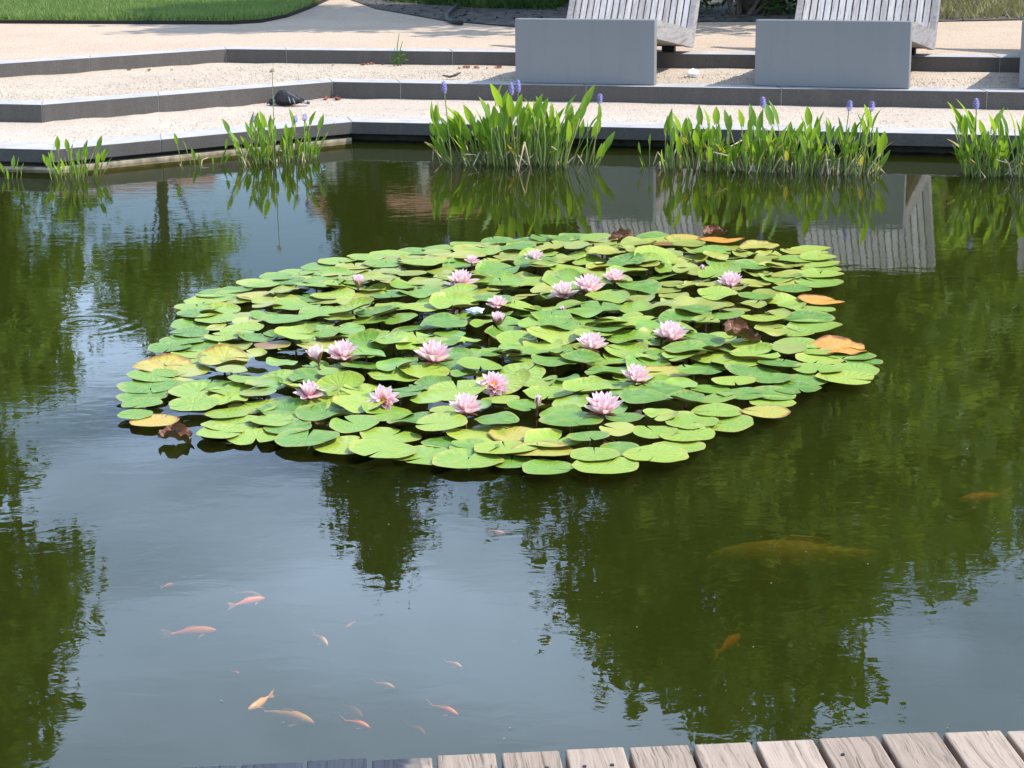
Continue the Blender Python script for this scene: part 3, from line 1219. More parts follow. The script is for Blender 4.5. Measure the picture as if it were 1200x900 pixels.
# stems under the raised pads
mb = MB()
for p, r, z in pads:
    if z > .03:
        mb.tube([(p.x, p.y, z - .004), (p.x + rl.uniform(-.03, .03), p.y + rl.uniform(-.03, .03), -.25)], .0045, 5)
o = mb.build('pad_stems', M['under_stem'], lily, True)
o.location = -lily_base
o['kind'] = 'stuff'


# flowers: petals are parts that share their meshes
def petal_mesh(name, wid, cup, mats):
    mb = MB()
    nl, nw = 7, 4
    for i in range(nl + 1):
        t = i / nl
        wd = wid * (math.sin(PI * min(1, t * .92 + .08)) ** .8) * (1 - .15 * t)
        if i == nl:
            wd = .004
        for j in range(nw + 1):
            s = j / nw * 2 - 1
            mb.v.append((t, s * wd, cup * (t * t * .9 - .25 * t) + abs(s) ** 2 * wd * .9))
    for i in range(nl):
        for j in range(nw):
            a = i * (nw + 1) + j
            mb.face((a, a + nw + 1, a + nw + 2, a + 1))
    return mb.mesh(name, mats, True)


P_out = petal_mesh('petal', .24, .22, M['petal'])
P_in = petal_mesh('petal', .19, .28, M['petal'])
P_back = petal_mesh('sepal', .15, .18, M['sepal'])
P_red = petal_mesh('petal', .19, .2, M['petal_back'])
st = MB()
rs = random.Random(9)
for k in range(26):
    a = rs.uniform(0, 2 * PI)
    q = rs.uniform(.2, 1)
    st.tube([(math.cos(a) * .06 * q, math.sin(a) * .06 * q, .02), (math.cos(a) * .2 * q, math.sin(a) * .2 * q, .20), (math.cos(a) * .14 * q, math.sin(a) * .14 * q, .36)], [.02, .024, .01], 4)
ST = st.mesh('stamens', M['stamen'], True)
tf = random.Random(31)
stem_m = MB()
stem_m.tube([(0, 0, .002), (.004, .003, -.10), (.012, -.006, -.28)], .0045, 6)
STEM = stem_m.mesh('flower_stem', M['under_stem'], True)


def flower(px, py, size, label, style='open', tilt=(0, 0), zb=.038):
    root = thing('water_lily_flower', label, 'flower', at(px, py, zb), tf.uniform(0, 6.28), 'pink water lily flowers')
    rzq = Matrix.Rotation(tilt[0], 4, 'X') @ Matrix.Rotation(tilt[1], 4, 'Y') @ Matrix.Rotation(tf.uniform(0, 6.28), 4, 'Z')
    root.rotation_euler = rzq.to_euler()
    L_ = size * .60
    if style == 'open':
        rings = [(8, tf.uniform(14, 30), 1.0, P_out), (9, tf.uniform(38, 52), .97, P_out), (8, 60, .92, P_in), (6, 74, .8, P_in)]
    elif style == 'face':
        rings = [(9, 12, 1.0, P_out), (9, 28, .92, P_out), (8, 42, .75, P_in)]
    elif style == 'half':
        rings = [(6, 55, 1.0, P_out), (6, 66, .98, P_out), (5, 76, .9, P_in)]
    else:
        rings = [(5, 76, 1.0, P_out), (4, 82, .98, P_in)]
    for i, (n, el, ln, me) in enumerate(rings):
        for k in range(n):
            az = 2 * PI * (k + .5 * (i % 2)) / n + tf.uniform(-.1, .1)
            e = RAD(el + tf.uniform(-7, 7))
            r0 = .10 * L_ * (1 - i * .2)
            q = Matrix.Rotation(az, 4, 'Z') @ Matrix.Rotation(-e, 4, 'Y')
            s = L_ * ln * tf.uniform(.92, 1.06)
            ws = 1.0 if style in ('open', 'face') else 1.5
            link('petal', me, root, (math.cos(az) * r0, math.sin(az) * r0, .06 * L_ * i), q.to_euler(), (s, s * ws, s))
    for k in range(4):
        az = PI / 2 * k + .4
        e = RAD({'open': 8, 'face': 4, 'half': 46, 'bud': 70}[style])
        q = Matrix.Rotation(az, 4, 'Z') @ Matrix.Rotation(-e, 4, 'Y')
        link('sepal', P_back, root, (math.cos(az) * .1 * L_, math.sin(az) * .1 * L_, -.03 * L_), q.to_euler(), (L_ * .92, L_ * .92 * (1 if style == 'open' else 1.5), L_ * .9))
    if style in ('open', 'face'):
        link('stamens', ST, root, (0, 0, .05 * L_), None, L_ * 1.05)
    link('flower_stem', STEM, root)
    return root


for a in [
    (420, 336, .088, 'pink lily bloom farthest left in the back row of the raft', 'half', (.1, .1)),
    (541, 336, .125, 'wide pink lily bloom in the back row, left of the two small far ones', 'open', (.1, 0)),
    (553, 309, .070, 'small half hidden pink bloom at the far left of the back row', 'open', (0, .1)),
    (627, 308, .100, 'pink lily bloom farthest from the deck, centre of the far edge', 'open', (.1, .1)),
    (661, 349, .115, 'left bloom of the pair of pale pink lilies right of centre at the back', 'open', (.15, -.1)),
    (689, 343, .130, 'large right bloom of the pair of pale pink lilies at the back', 'open', (.1, .1)),
    (721, 330, .095, 'pink bloom just right of and behind the pale pair', 'open', (.1, 0)),
    (823, 320, .062, 'closed pink and red bud standing far right at the back', 'bud', (0, .05)),
    (856, 336, .110, 'pink bloom farthest right in the back row', 'open', (.05, 0)),
    (583, 361, .085, 'pink bloom tucked behind the cup shaped bloom in the middle', 'open', (.1, 0)),
    (584, 381, .088, 'cup shaped half closed pink bloom in the middle of the raft', 'half', (0, 0)),
    (663, 367, .055, 'small reddish bud leaning among dark leaves', 'bud', (0, -.5)),
    (786, 399, .125, 'pink bloom on the right side with reddish lower petals', 'open', (0, .05)),
    (693, 410, .112, 'deep pink bloom in the middle of the raft, over a dark gap', 'open', (.1, .1)),
    (402, 421, .120, 'right and fuller bloom of the pair on the left side', 'open', (.1, .1)),
    (373, 424, .100, 'left half closed bloom of the pair on the left side', 'half', (.1, -.3)),
    (509, 424, .130, 'large pale pink bloom left of centre standing on a short stem', 'open', (.1, 0)),
    (578, 454, .095, 'pink bloom showing its yellow centre, just right of the raft middle', 'face', (.62, .15)),
    (744, 447, .100, 'pink bloom at right of the near half, beside a dark gap', 'open', (.1, .1)),
    (362, 466, .096, 'pink bloom nearest the left end in the near half', 'open', (.15, .1)),
    (450, 471, .092, 'pink bloom facing the deck with bright yellow centre, left of middle', 'face', (.85, -.1)),
    (546, 484, .110, 'pale pink bloom nearest the deck left of centre', 'open', (.15, 0)),
    (630, 475, .060, 'half open pink bud at the near centre between two blooms', 'bud', (0, .05)),
    (707, 485, .120, 'pale pink bloom nearest the deck right of centre', 'open', (.1, 0)),
]:
    flower(*a)

# crumpled pale blue scrap on the pads
bmx = bmesh.new()
bmesh.ops.create_icosphere(bmx, subdivisions=3, radius=1)
r_ = random.Random(3)
from mathutils import noise as mn
for v in bmx.verts:
    v.co *= .6 + .7 * abs(mn.noise(v.co * 2.2))
    v.co.z *= .55
me = D.meshes.new('paper_scrap')
bmx.to_mesh(me); bmx.free()
me.materials.append(M['scrap'])
o = link('paper_scrap', me, None, at(557, 364, .075), (0, 0, .2), (.042, .03, .03))
tag(o, 'small crumpled pale blue scrap among the pads behind the cup shaped bloom', 'scrap')


# ------------------------------------------------------------------ pickerelweed
def pick_leaf(seed, hs, bl, bw, lean, mats):
    """stalk and spear shaped blade in one mesh, standing on z=0, leaning towards +x"""
    r_ = random.Random(seed)
    mb = MB()
    pts = []
    for i in range(5):
        t = i / 4
        pts.append(Vector((lean * hs * t * t, r_.uniform(-.004, .004), hs * t)))
    mb.tube(pts, [.0052, .005, .0046, .004, .0034], 5, 1)
    d = (pts[-1] - pts[-2]).normalized()
    p = pts[-1].copy()
    tipb = r_.uniform(-.2, .5)
    b0 = len(mb.v)
    n = 8
    dirv = d.copy()
    yv = Vector((0, 1, 0))
    for i in range(n + 1):
        t = i / n
        prof = (math.sin(PI * (t ** .62)) ** .85) if 0 < t < 1 else 0
        if t <= .16:
            prof = max(prof, .55)
        wd = bw * .5 * prof + .0004
        fold = Vector((dirv.z, 0, -dirv.x)) * (-.45)
        for s in (-1, -.5, 0, .5, 1):
            off = yv * (s * wd) + fold * (abs(s) * wd) * .55
            back = dirv * (-.018 * abs(s) if t < .1 else 0)
            mb.v.append(tuple(p + off + back))
        p = p + dirv * (bl / n)
        ang = RAD(1.0 + 3.5 * tipb)
        dirv = (Matrix.Rotation(ang, 3, 'Y') @ dirv).normalized()
    for i in range(n):
        for j in range(4):
            a = b0 + i * 5 + j
            mb.face((a, a + 5, a + 6, a + 1), 0)
    return mb.mesh('leaf', mats, True)


GREEN = [M['pick'], M['stalk']]
LV = [pick_leaf(s, .135 + .047 * (s % 6), .105 + .014 * (s % 4), .037 + .006 * (s % 3), .03 + .05 * (s % 4), GREEN) for s in range(14)]
LBIG = [pick_leaf(40 + s, .27 + .05 * s, .13 + .015 * s, .058, .06 + .06 * s, GREEN) for s in range(4)]
LYEL = [pick_leaf(60 + s, .12 + .05 * s, .12, .03, .5, [M['pick_yellow'], M['stalk_dry']]) for s in range(3)]
sp = MB()
sp.tube([(0, 0, 0), (.004, 0, .2), (.006, 0, .40)], [.004, .0035, .003], 5, 1)
for k in range(46):
    a = k * 2.4
    z = .395 + .062 * k / 46
    rr = .0095 * math.sin(PI * (.12 + .85 * k / 46)) + .003
    c = Vector((math.cos(a) * rr + .006, math.sin(a) * rr, z))
    q = [Vector((math.cos(a + b) * .007, math.sin(a + b) * .007, zz)) for b, zz in ((0, .004), (2.1, .001), (4.2, -.004))]
    sp.add([c + x for x in q] + [c + Vector((math.cos(a), math.sin(a), .2)) * .009], [(0, 1, 3), (1, 2, 3), (2, 0, 3)], 0)
SPIKE = sp.mesh('flower_spike', [M['violet'], M['stalk']])


def dry_stalk(seed, length, kink):
    r_ = random.Random(seed)
    mb = MB()
    p1 = Vector((length * .25, 0, length * .55))
    p2 = p1 + Vector((length * .35, r_.uniform(-.03, .03), length * kink))
    mb.tube([(0, 0, 0), p1 * .6, p1, p1.lerp(p2, .15), p2], [.006, .006, .0055, .005, .004], 5)
    return mb.mesh('dry_stalk', M['stalk_dry'], True)


DRY = [dry_stalk(s, .26 + .05 * s, (-.3, .1, -.6)[s]) for s in range(3)]
rp = random.Random(77)


def clump(label, base_px, n, spread_y, hscale, big=0, yellow=0, dry=0, spikes=(), out_lean=.22, centre=None):
    """base_px: (x0, y0, x1, y1) the waterline of the clump"""
    a, b = at(base_px[0], base_px[1]), at(base_px[2], base_px[3])
    c = (a + b) / 2
    root = thing('pickerelweed', label, 'plant', c, 0, 'pickerelweed along the far edge of the pond')
    for k in range(n + big + yellow + dry):
        t = rp.random()
        if centre:
            t = min(1, max(0, rp.gauss(centre[0], centre[1])))
        p = a.lerp(b, t) + Vector((rp.gauss(0, .02), rp.gauss(0, spread_y), 0)) - c
        p.z = -.06
        if k < n:
            me, nm = rp.choice(LV), 'leaf'
        elif k < n + big:
            me, nm = rp.choice(LBIG), 'leaf'
        elif k < n + big + yellow:
            me, nm = rp.choice(LYEL), 'leaf'
        else:
            me, nm = rp.choice(DRY), 'dry_stalk'
        s = hscale * rp.uniform(.78, 1.12)
        tl = rp.gauss(0, .07) + (t - .5) * out_lean * 2
        q = Matrix.Rotation(tl, 4, 'Y') @ Matrix.Rotation(rp.gauss(0, .08), 4, 'X') @ Matrix.Rotation(rp.uniform(0, 6.28), 4, 'Z')
        o = link(nm, me, root, p, q.to_euler(), s)
        if n + big <= k < n + big + yellow:
            o['label'] = 'yellowed leaf'
    for px, py, zt in spikes:
        # the spike's head at pixel (px, py): follow it down to the water
        yv = c.y + rp.uniform(-.05, .05)
        d = cF + cR * ((px - 600) / FPX) - cU * ((py - 450) / FPX)
        tt = yv / d.y
        head = Vector((0, 0, EYE)) + d * tt
        foot = Vector((head.x * .9 + c.x * .1, yv, -.02))
        v = head - foot
        q = v.to_track_quat('Z', 'X')
        o = link('flower_spike', SPIKE, root, foot - c, q.to_euler(), (1, 1, v.length / .43))
        sxy = 1.0
    return root


clump('sparse green pickerelweed cut off by the left edge of the photo', (-12, 209, 26, 208), 12, .05, .62)
clump('small pickerelweed tuft at the left with dark leaf tips', (62, 208, 112, 207), 34, .05, .62, big=3, dry=1)
clump('thin scattered pickerelweed stems left of the dense tuft', (205, 195, 262, 192), 8, .04, .62, dry=2)
cl = clump('dense pickerelweed tuft below the black pigeon, with one tall seed head', (286, 191, 366, 186), 95, .06, .74, big=6, yellow=5, dry=5,
           spikes=[(297, 139, 0), (347, 139, 0), (358, 137, 0)])
clump('tall pickerelweed clump in front of the left lounger block', (528, 190, 692, 194), 150, .06, 1.0, big=26, yellow=16, dry=16,
      spikes=[(519, 101, 0), (598, 103, 0), (606, 100, 0), (609, 121, 0), (704, 115, 0)], out_lean=.38, centre=(.47, .27))
clump('lone bent pickerelweed sprig between the two large clumps', (752, 193, 776, 194), 3, .02, .55, dry=2, out_lean=.5)
clump('long dense row of pickerelweed in front of the second lounger', (782, 197, 1026, 203), 215, .07, .87, big=6, yellow=30, dry=26,
      spikes=[(893, 119, 0), (997, 123, 0), (1023, 124, 0)], out_lean=.10)
clump('broad leaved pickerelweed clump at the right edge of the photo', (1130, 204, 1215, 206), 95, .06, .88, big=16, yellow=8, dry=10,
      spikes=[(1143, 121, 0)], out_lean=.24)
# tall seed head in the tuft below the pigeon
c = Vector(cl.location)
mb = MB()
f0 = at(322, 188)
dd = cF + cR * ((319 - 600) / FPX) - cU * ((83 - 450) / FPX)
hd = Vector((0, 0, EYE)) + dd * (f0.y / dd.y)
mb.tube([f0 - c, (f0 - c).lerp(hd - c, .5), hd - c], [.004, .0028, .0022], 5, 1)
for k in range(14):
    a = Vector((rp.gauss(0, 1), rp.gauss(0, 1), rp.gauss(.5, .6))).normalized() * .017
    mb.tube([hd - c, hd - c + a], [.002, .005], 4, 0)
mb.build('seed_head', [M['stalk_dry'], M['stalk']], cl)

# ------------------------------------------------------------------ koi
koi_b = {}


def koi_body(mat):
    mb = MB()
    prof = [(-.5, .012, .030), (-.40, .022, .045), (-.25, .05, .075), (-.05, .085, .115), (.12, .095, .125), (.28, .085, .105), (.40, .06, .075), (.47, .034, .042), (.5, .012, .018)]
    k = 12
    for x, w, h in prof:
        bend = .05 * math.sin((x + .5) * 3.0)
        for j in range(k):
            a = 2 * PI * j / k
            mb.v.append((x, math.cos(a) * w + bend, math.sin(a) * h))
    for i in range(len(prof) - 1):
        for j in range(k):
            p, q = i * k + j, i * k + (j + 1) % k
            mb.face((p, q, q + k, p + k))
    mb.face(list(range(k)))
    mb.face([(len(prof) - 1) * k + j for j in range(k)][::-1])
    return mb.mesh('body', mat, True)


def slab_fin(name, pts, t=.004):
    mb = MB()
    n = len(pts)
    vs = [Vector(p) for p in pts]
    nn = (vs[1] - vs[0]).cross(vs[2] - vs[0]).normalized() * t
    mb.add([v + nn for v in vs] + [v - nn for v in vs],
           [tuple(range(n)), tuple(range(2 * n - 1, n - 1, -1))] + [((i + 1) % n, i, n + i, n + (i + 1) % n) for i in range(n)])
    return mb.mesh(name, M['fin'])


TAIL = slab_fin('tail_fin', [(-.48, 0, .03), (-.62, .01, .11), (-.74, .02, .13), (-.66, .01, .01), (-.75, .02, -.10), (-.62, .01, -.09), (-.48, 0, -.03)])
DORS = slab_fin('dorsal_fin', [(.12, .04, .11), (.02, .045, .15), (-.14, .045, .13), (-.24, .04, .07)])
PEC = [slab_fin('pectoral_fin', [(.24, s * .085 + .03, -.03), (.12, s * .20 + .03, -.06), (.08, s * .17 + .03, -.07), (.18, s * .085 + .03, -.05)]) for s in (1, -1)]
KB = {k: koi_body(M[k]) for k in ('koi_orange', 'koi_pale', 'koi_gold')}


def koi(head, tail, depth, mat, label):
    """head and tail pixels of the fish as seen just under the surface"""
    depth *= .72
    a, b = at(*head, -depth), at(*tail, -depth)
    ln = (a - b).length
    root = thing('koi', label, 'fish', (a + b) / 2, math.atan2((a - b).y, (a - b).x), 'orange koi swimming in the pond')
    s = ln / 1.2
    for me, nm in ((KB[mat], 'body'), (TAIL, 'tail_fin'), (DORS, 'dorsal_fin'), (PEC[0], 'pectoral_fin'), (PEC[1], 'pectoral_fin')):
        link(nm, me, root, (.11 * s, 0, 0), None, s)
    return root


for k in [
    ((310, 701), (268, 711), .07, 'koi_orange', 'orange koi, front one of the crossing pair at the left'),
    ((306, 699), (270, 694), .17, 'koi_pale', 'pale orange koi behind, in the crossing pair at the left'),
    ((253, 739), (190, 744), .10, 'koi_orange', 'long orange koi swimming right, farthest left of all'),
    ((383, 756), (366, 742), .08, 'koi_pale', 'small pale koi alone above the middle group'),
    ((291, 831), (320, 813), .06, 'koi_pale', 'slim pale koi pointing away from the big pale one'),
    ((367, 848), (298, 832), .12, 'koi_pale', 'biggest pale koi near the deck at the left'),
    ((433, 853), (398, 843), .05, 'koi_orange', 'bright orange koi nearest the deck beside the big pale one'),
    ((424, 840), (398, 824), .22, 'koi_orange', 'faint deep orange koi above the bright one near the deck'),
    ((536, 838), (500, 825), .06, 'koi_orange', 'bright orange koi near the deck, right of the group'),
    ((462, 806), (436, 799), .09, 'koi_pale', 'small pale orange koi in the middle right of the left pond half'),
    ((541, 782), (518, 774), .08, 'koi_pale', 'small pale orange koi below the narrow tree reflection'),
    ((498, 860), (474, 848), .20, 'koi_orange', 'faint orange koi deep beside the deck edge'),
    ((280, 789), (271, 786), .04, 'koi_orange', 'tiny orange koi above the slim pale one'),
    ((203, 684), (188, 689), .12, 'koi_orange', 'small faint orange koi at the far left'),
    ((592, 626), (568, 622), .05, 'koi_orange', 'small orange koi at the edge of the dark tree reflection'),
    ((1124, 586), (1182, 578), .21, 'koi_orange', 'orange koi at the right edge in the green water'),
    ((830, 655), (1075, 650), .31, 'koi_gold', 'very large golden koi deep in the green water'),
    ((868, 745), (838, 768), .27, 'koi_orange', 'faint orange koi deep below the large golden one'),
    ((405, 735), (416, 728), .16, 'koi_orange', 'faint reddish koi left of the narrow tree reflection tip'),
    ((645, 755), (632, 748), .16, 'koi_orange', 'faint koi at the left rim of the broad tree reflection'),
]:
    koi(*k)

# ------------------------------------------------------------------ pigeon
pg = thing('pigeon', 'black pigeon crouching on the gravel of the lower terrace', 'bird', at(335, 124.5, Z1), 0)
pg.scale = (.8, .85, .98)
sk = [(.155, .028, .010), (.13, .036, .016), (.09, .05, .040), (.04, .064, .060), (-.01, .070, .068), (-.055, .066, .060), (-.082, .060, .046), (-.100, .049, .030), (-.114, .042, .0255), (-.128, .038, .027), (-.142, .035, .0245), (-.152, .033, .017), (-.158, .031, .008)]
mb = MB()
k = 14
for x, z, r in sk:
    for j in range(k):
        a = 2 * PI * j / k
        mb.v.append((x, math.cos(a) * r * (1.0 if x > -.09 else .85), z + math.sin(a) * r * .95))
for i in range(len(sk) - 1):
    for j in range(k):
        p, q = i * k + j, i * k + (j + 1) % k
        mb.face((p, p + k, q + k, q))
mb.face(list(range(k)))
mb.face([(len(sk) - 1) * k + j for j in range(k)][::-1])
mb.build('body', M['bird'], pg, True)
for s in (-1, 1):
    mb = MB()
    pr = [(-.07, .075, .048, .03), (-.03, .082, .062, .045), (.02, .078, .066, .045), (.07, .066, .056, .034), (.12, .052, .036, .02), (.175, .040, .012, .006)]
    k2 = 10
    for x, z, y, r in pr:
        for j in range(k2):
            a = 2 * PI * j / k2
            mb.v.append((x, s * (y + math.cos(a) * .012), z + math.sin(a) * r))
    for i in range(len(pr) - 1):
        for j in range(k2):
            p, q = i * k2 + j, i * k2 + (j + 1) % k2
            mb.face((p, p + k2, q + k2, q))
    mb.face(list(range(k2))); mb.face([(len(pr) - 1) * k2 + j for j in range(k2)])
    mb.build('wing', M['bird_wing'], pg, True)
mb = MB()
mb.tube([(.11, 0, .042), (.17, 0, .030), (.215, 0, .022)], [.03, .034, .036], 10, 0, True, .28)
mb.build('tail', M['bird_grey'], pg, True)
mb = MB()
mb.tube([(.200, 0, .026), (.222, 0, .0215)], [.0365, .037], 10, 0, True, .29)
mb.build('tail_band', M['bird'], pg, True)
mb = MB()
mb.tube([(-.096, 0, .052), (-.106, 0, .0465), (-.115, 0, .0425)], [.0345, .029, .0268], 12)
mb.build('neck_band', M['bird_grey'], pg, True)
mb = MB()
mb.tube([(-.155, 0, .031), (-.170, 0, .023), (-.180, 0, .016)], [.007, .005, .0015], 8)
mb.build('beak', M['beak'], pg, True)
for s in (-1, 1):
    for x0 in (.035, .075):
        mb = MB()
        mb.tube([(x0, s * .072, .088 - x0 * .3), (x0 + .012, s * .080, .06 - x0 * .25), (x0 + .02, s * .074, .035 - x0 * .15)], [.004, .007, .004], 6)
        mb.build('wing_bar', M['bird_grey'], pg, True)
for s in (-1, 1):
    mb = MB()
    mb.tube([(-.142, s * .018, .040), (-.142, s * .0245, .041)], .0035, 8)
    mb.build('eye', M['eye'], pg)
    mb = MB()
    mb.tube([(.0, s * .028, .025), (-.004, s * .03, .006), (-.03, s * .03, .003)], .004, 6)
    mb.build('leg', M['beak'], pg)


# ------------------------------------------------------------------ small litter
def curled_leaf(r_, size):
    mb = MB()
    for i in range(5):
        t = i / 4
        w = size * .4 * math.sin(PI * (.06 + .9 * t))
        for s in (-1, 0, 1):
            mb.v.append(((t - .5) * size, s * w, size * (.10 + .35 * abs(s) * r_.uniform(.5, 1.2) + .3 * (t - .5) ** 2)))
    for i in range(4):
        for j in range(2):
            a = i * 3 + j
            mb.face((a, a + 3, a + 4, a + 1))
    return mb


rlf = random.Random(12)


def litter(name, label, spots, z, n, size):
    mb = MB()
    for _ in range(n):
        px, py, sx, sy = rlf.choice(spots)
        p = at(px + rlf.gauss(0, sx), py + rlf.gauss(0, sy), z)
        c = curled_leaf(rlf, size * rlf.uniform(.6, 1.3))
        q = Matrix.Translation(p) @ Matrix.Rotation(rlf.uniform(0, 6.28), 4, 'Z') @ Matrix.Rotation(rlf.gauss(0, .3), 4, 'X')
        mb.add([q @ Vector(v) for v in c.v], c.f)
    o = mb.build(name, M['litter'], None, True)
    return tag(o, label, 'leaves', None, 'stuff')


litter('dry_leaves', 'reddish dry leaves blown into the corner of the lower step', [(384, 116, 7, 1), (402, 112.5, 6, .6)], Z1 + .004, 26, .05)
litter('dry_leaves', 'brown dry leaves blown along the foot of the upper step', [(275, 71, 10, .7), (330, 73, 25, .5), (430, 76.5, 30, .5), (120, 84, 40, .6), (560, 80.5, 20, .4)], Z2 + .012, 46, .04)
mb = MB()
mb.tube([at(519, 88.5, Z2 + .02), at(527, 90, Z2 + .015), at(533, 88.4, Z2 + .03), at(540, 85, Z2 + .04)], [.006, .01, .012, .004], 6)
tag(mb.build('twig', M['bark'], None, True), 'short dark twig lying on the middle terrace', 'twig')
bmx = bmesh.new()
bmesh.ops.create_icosphere(bmx, subdivisions=2, radius=1)
for v in bmx.verts:
    v.co *= .7 + .6 * abs(mn.noise(v.co * 1.8 + Vector((3, 1, 2))))
me = D.meshes.new('stone_lump'); bmx.to_mesh(me); bmx.free()
me.materials.append(M['white'])
tag(link('pale_stone', me, None, at(812, 86, Z2 + .03), (0, 0, .4), (.06, .045, .045)), 'pale lump of stone beside the left lounger', 'stone')
mb = MB()
hp = [at(536, 6, Z3 + .03), at(530, 11, Z3 + .05), at(524, 17, Z3 + .03), at(524, 22, Z3 + .02), at(530, 25.5, Z3 + .02), at(541, 27, Z3 + .02)]
mb.tube(hp, .022, 8)
tag(mb.build('hose', M['black'], None, True), 'short bent black hose lying in the shade', 'hose')
wd = thing('weed', 'small weed sprouting at the foot of the upper step', 'plant', at(466, 79.5, Z2))
mb = MB()
for dx_, h in ((-.03, .16), (.0, .28), (.02, .22), (.05, .13), (-.06, .12)):
    mb.tube([(dx_ * .3, 0, 0), (dx_, 0, h * .6), (dx_ * 1.3 + .02, 0, h)], [.004, .004, .002], 4)
    mb.tube([(dx_ * .8, 0, h * .4), (dx_ * .8 + .03, -.02, h * .5), (dx_ + .05, -.02, h * .5)], [.003, .008, .001], 4)
mb.build('stems', M['pick'], wd)


# ------------------------------------------------------------------ trees and shrubs
def leaves(centres, per, sig, size, g):
    C_ = np.repeat(np.asarray(centres), per, axis=0)
    n = len(C_)
    P = C_ + g.normal(0, 1, (n, 3)) * sig
    a = g.normal(0, 1, (n, 3)); a /= np.linalg.norm(a, axis=1)[:, None]
    b = np.cross(a, g.normal(0, 1, (n, 3))); b /= np.linalg.norm(b, axis=1)[:, None]
    s = (size * g.uniform(.6, 1.3, n))[:, None]
    return np.stack([P + a * s, P + b * s * .5, P - a * s, P - b * s * .5], 1).reshape(-1, 3)


def tree(name, label, x, y, z0, z1, rx, ry, mat, seed, nclump=150, per=150, leaf=.11, trunk_r=.16, shape='round', sig=.30, cat='tree', lean=(0, 0)):
    g = np.random.default_rng(seed)
    root = thing(name, label, cat, (x, y, Z3 - .02))
    gz = Z3 - .02
    zc, hz = (z0 + z1) / 2 - gz, (z1 - z0) / 2
    cs = []
    while len(cs) < nclump:
        d = g.normal(0, 1, 3); d /= np.linalg.norm(d)
        r = g.random() ** .42
        p = d * r
        if shape == 'cone':
            t = (p[2] + 1) / 2
            k = (1 - t) ** .75 * 1.1 + .08
            p[0] *= k; p[1] *= k
        wob = .82 + .30 * math.sin(3.1 * d[0] + seed) * math.sin(2.7 * d[2] + 2 * seed) + .16 * g.normal()
        cs.append((p[0] * rx * wob + lean[0] * (p[2] + 1), p[1] * ry * wob, zc + p[2] * hz * (.92 + .1 * wob)))
    v = leaves(cs, per, np.array([sig, sig, sig * .75]), leaf, g)
    mb = MB()
    H = zc + hz * .55
    tp = [Vector((0, 0, 0)), Vector((.05, .03, H * .3)), Vector((-.06, .05, H * .6)), Vector((lean[0], 0, H))]
    mb.tube(tp, [trunk_r * 1.25, trunk_r, trunk_r * .75, trunk_r * .25], 9)
    order = g.permutation(len(cs))[:16]
    for i in order:
        c = Vector(cs[i])
        b = tp[1].lerp(tp[3], float(g.uniform(.1, .9)))
        if c.z < b.z - .3:
            b = tp[1].copy()
        mid = b.lerp(c, .5) + Vector((0, 0, .15))
        mb.tube([b, mid, c], [trunk_r * .32, trunk_r * .2, trunk_r * .06], 6)
    mb.build('trunk', M['bark'], root, True)
    link('crown', np_mesh('crown', v, 4, mat), root)
    return root


def pol(az, d):
    return d * math.sin(RAD(az)), d * math.cos(RAD(az))


def top(el, d):
    return d * math.tan(RAD(el)) - 1.7


def tz(az, d, e0, e1):
    x, y = pol(az, d)
    return x, y, top(e0, d), top(e1, d)


# the broad tree right of centre and its neighbours (seen mirrored in the water)
x, y, a, b = tz(7.3, 20.8, 6.6, 24.6)
tree('broadleaf_tree', 'broad dense tree whose reflection fills the water right of centre', x, y, a, b, 2.85, 2.2, M['leaf_a'], 3, 270, 150, .115, .2, sig=.23)
x, y, a, b = tz(12.4, 25, 12.0, 21.0)
tree('broadleaf_tree', 'loose tree reflected at the right beside the broad one', x, y, a, b, 1.7, 1.8, M['leaf_b'], 5, 80, 130, .12, .15, sig=.24)
x, y, a, b = tz(14.4, 27, 6.5, 18.5)
tree('broadleaf_tree', 'leafy tree reflected along the right edge of the water', x, y, a, b, 1.6, 2.2, M['leaf_a'], 6, 100, 150, .12, .17, sig=.25)
x, y, a, b = tz(2.0, 30, 7.0, 17.5)
tree('broadleaf_tree', 'lower tree reflected just beyond the near edge of the lilies', x, y, a, b, 1.7, 1.6, M['leaf_b'], 7, 80, 140, .12, .16, sig=.34)
x, y, a, b = tz(-4.1, 30, 6.5, 20.6)
tree('conifer_tree', 'narrow upright conifer reflected below the lilies', x, y, a, b, .72, .72, M['leaf_c'], 8, 120, 150, .10, .14, sig=.17)
x, y, a, b = tz(-16.6, 24, 14.5, 25.8)
tree('broadleaf_tree', 'tall tree reflected along the left edge of the water', x, y, a, b, 1.22, 1.8, M['leaf_a'], 9, 90, 140, .11, .2, sig=.22)
x, y, a, b = tz(-10.2, 36, 9.3, 12.9)
tree('broadleaf_tree', 'small distant tree reflected left of the lilies', x, y, a, b, 1.35, 1.4, M['leaf_b'], 10, 30, 90, .12, .13, sig=.24)
x, y, a, b = tz(-14.9, 31, 7.0, 15.0)
tree('broadleaf_tree', 'bushy tree reflected at the upper left of the water', x, y, a, b, 1.45, 1.6, M['leaf_a'], 11, 50, 120, .12, .15, sig=.24)
x, y, a, b = tz(17, 34, 4, 19)
tree('broadleaf_tree', 'far tree standing right of the lawn bed', x, y, a, b, 2.6, 2.4, M['leaf_a'], 13, 90, 140, .13, .18, sig=.36)
x, y, a, b = tz(-1.2, 46, 8.2, 12.2)
tree('broadleaf_tree', 'distant dark tree in front of the tiled roof', x, y, a, b, 2.3, 2.0, M['leaf_c'], 14, 60, 130, .15, .18, sig=.40)


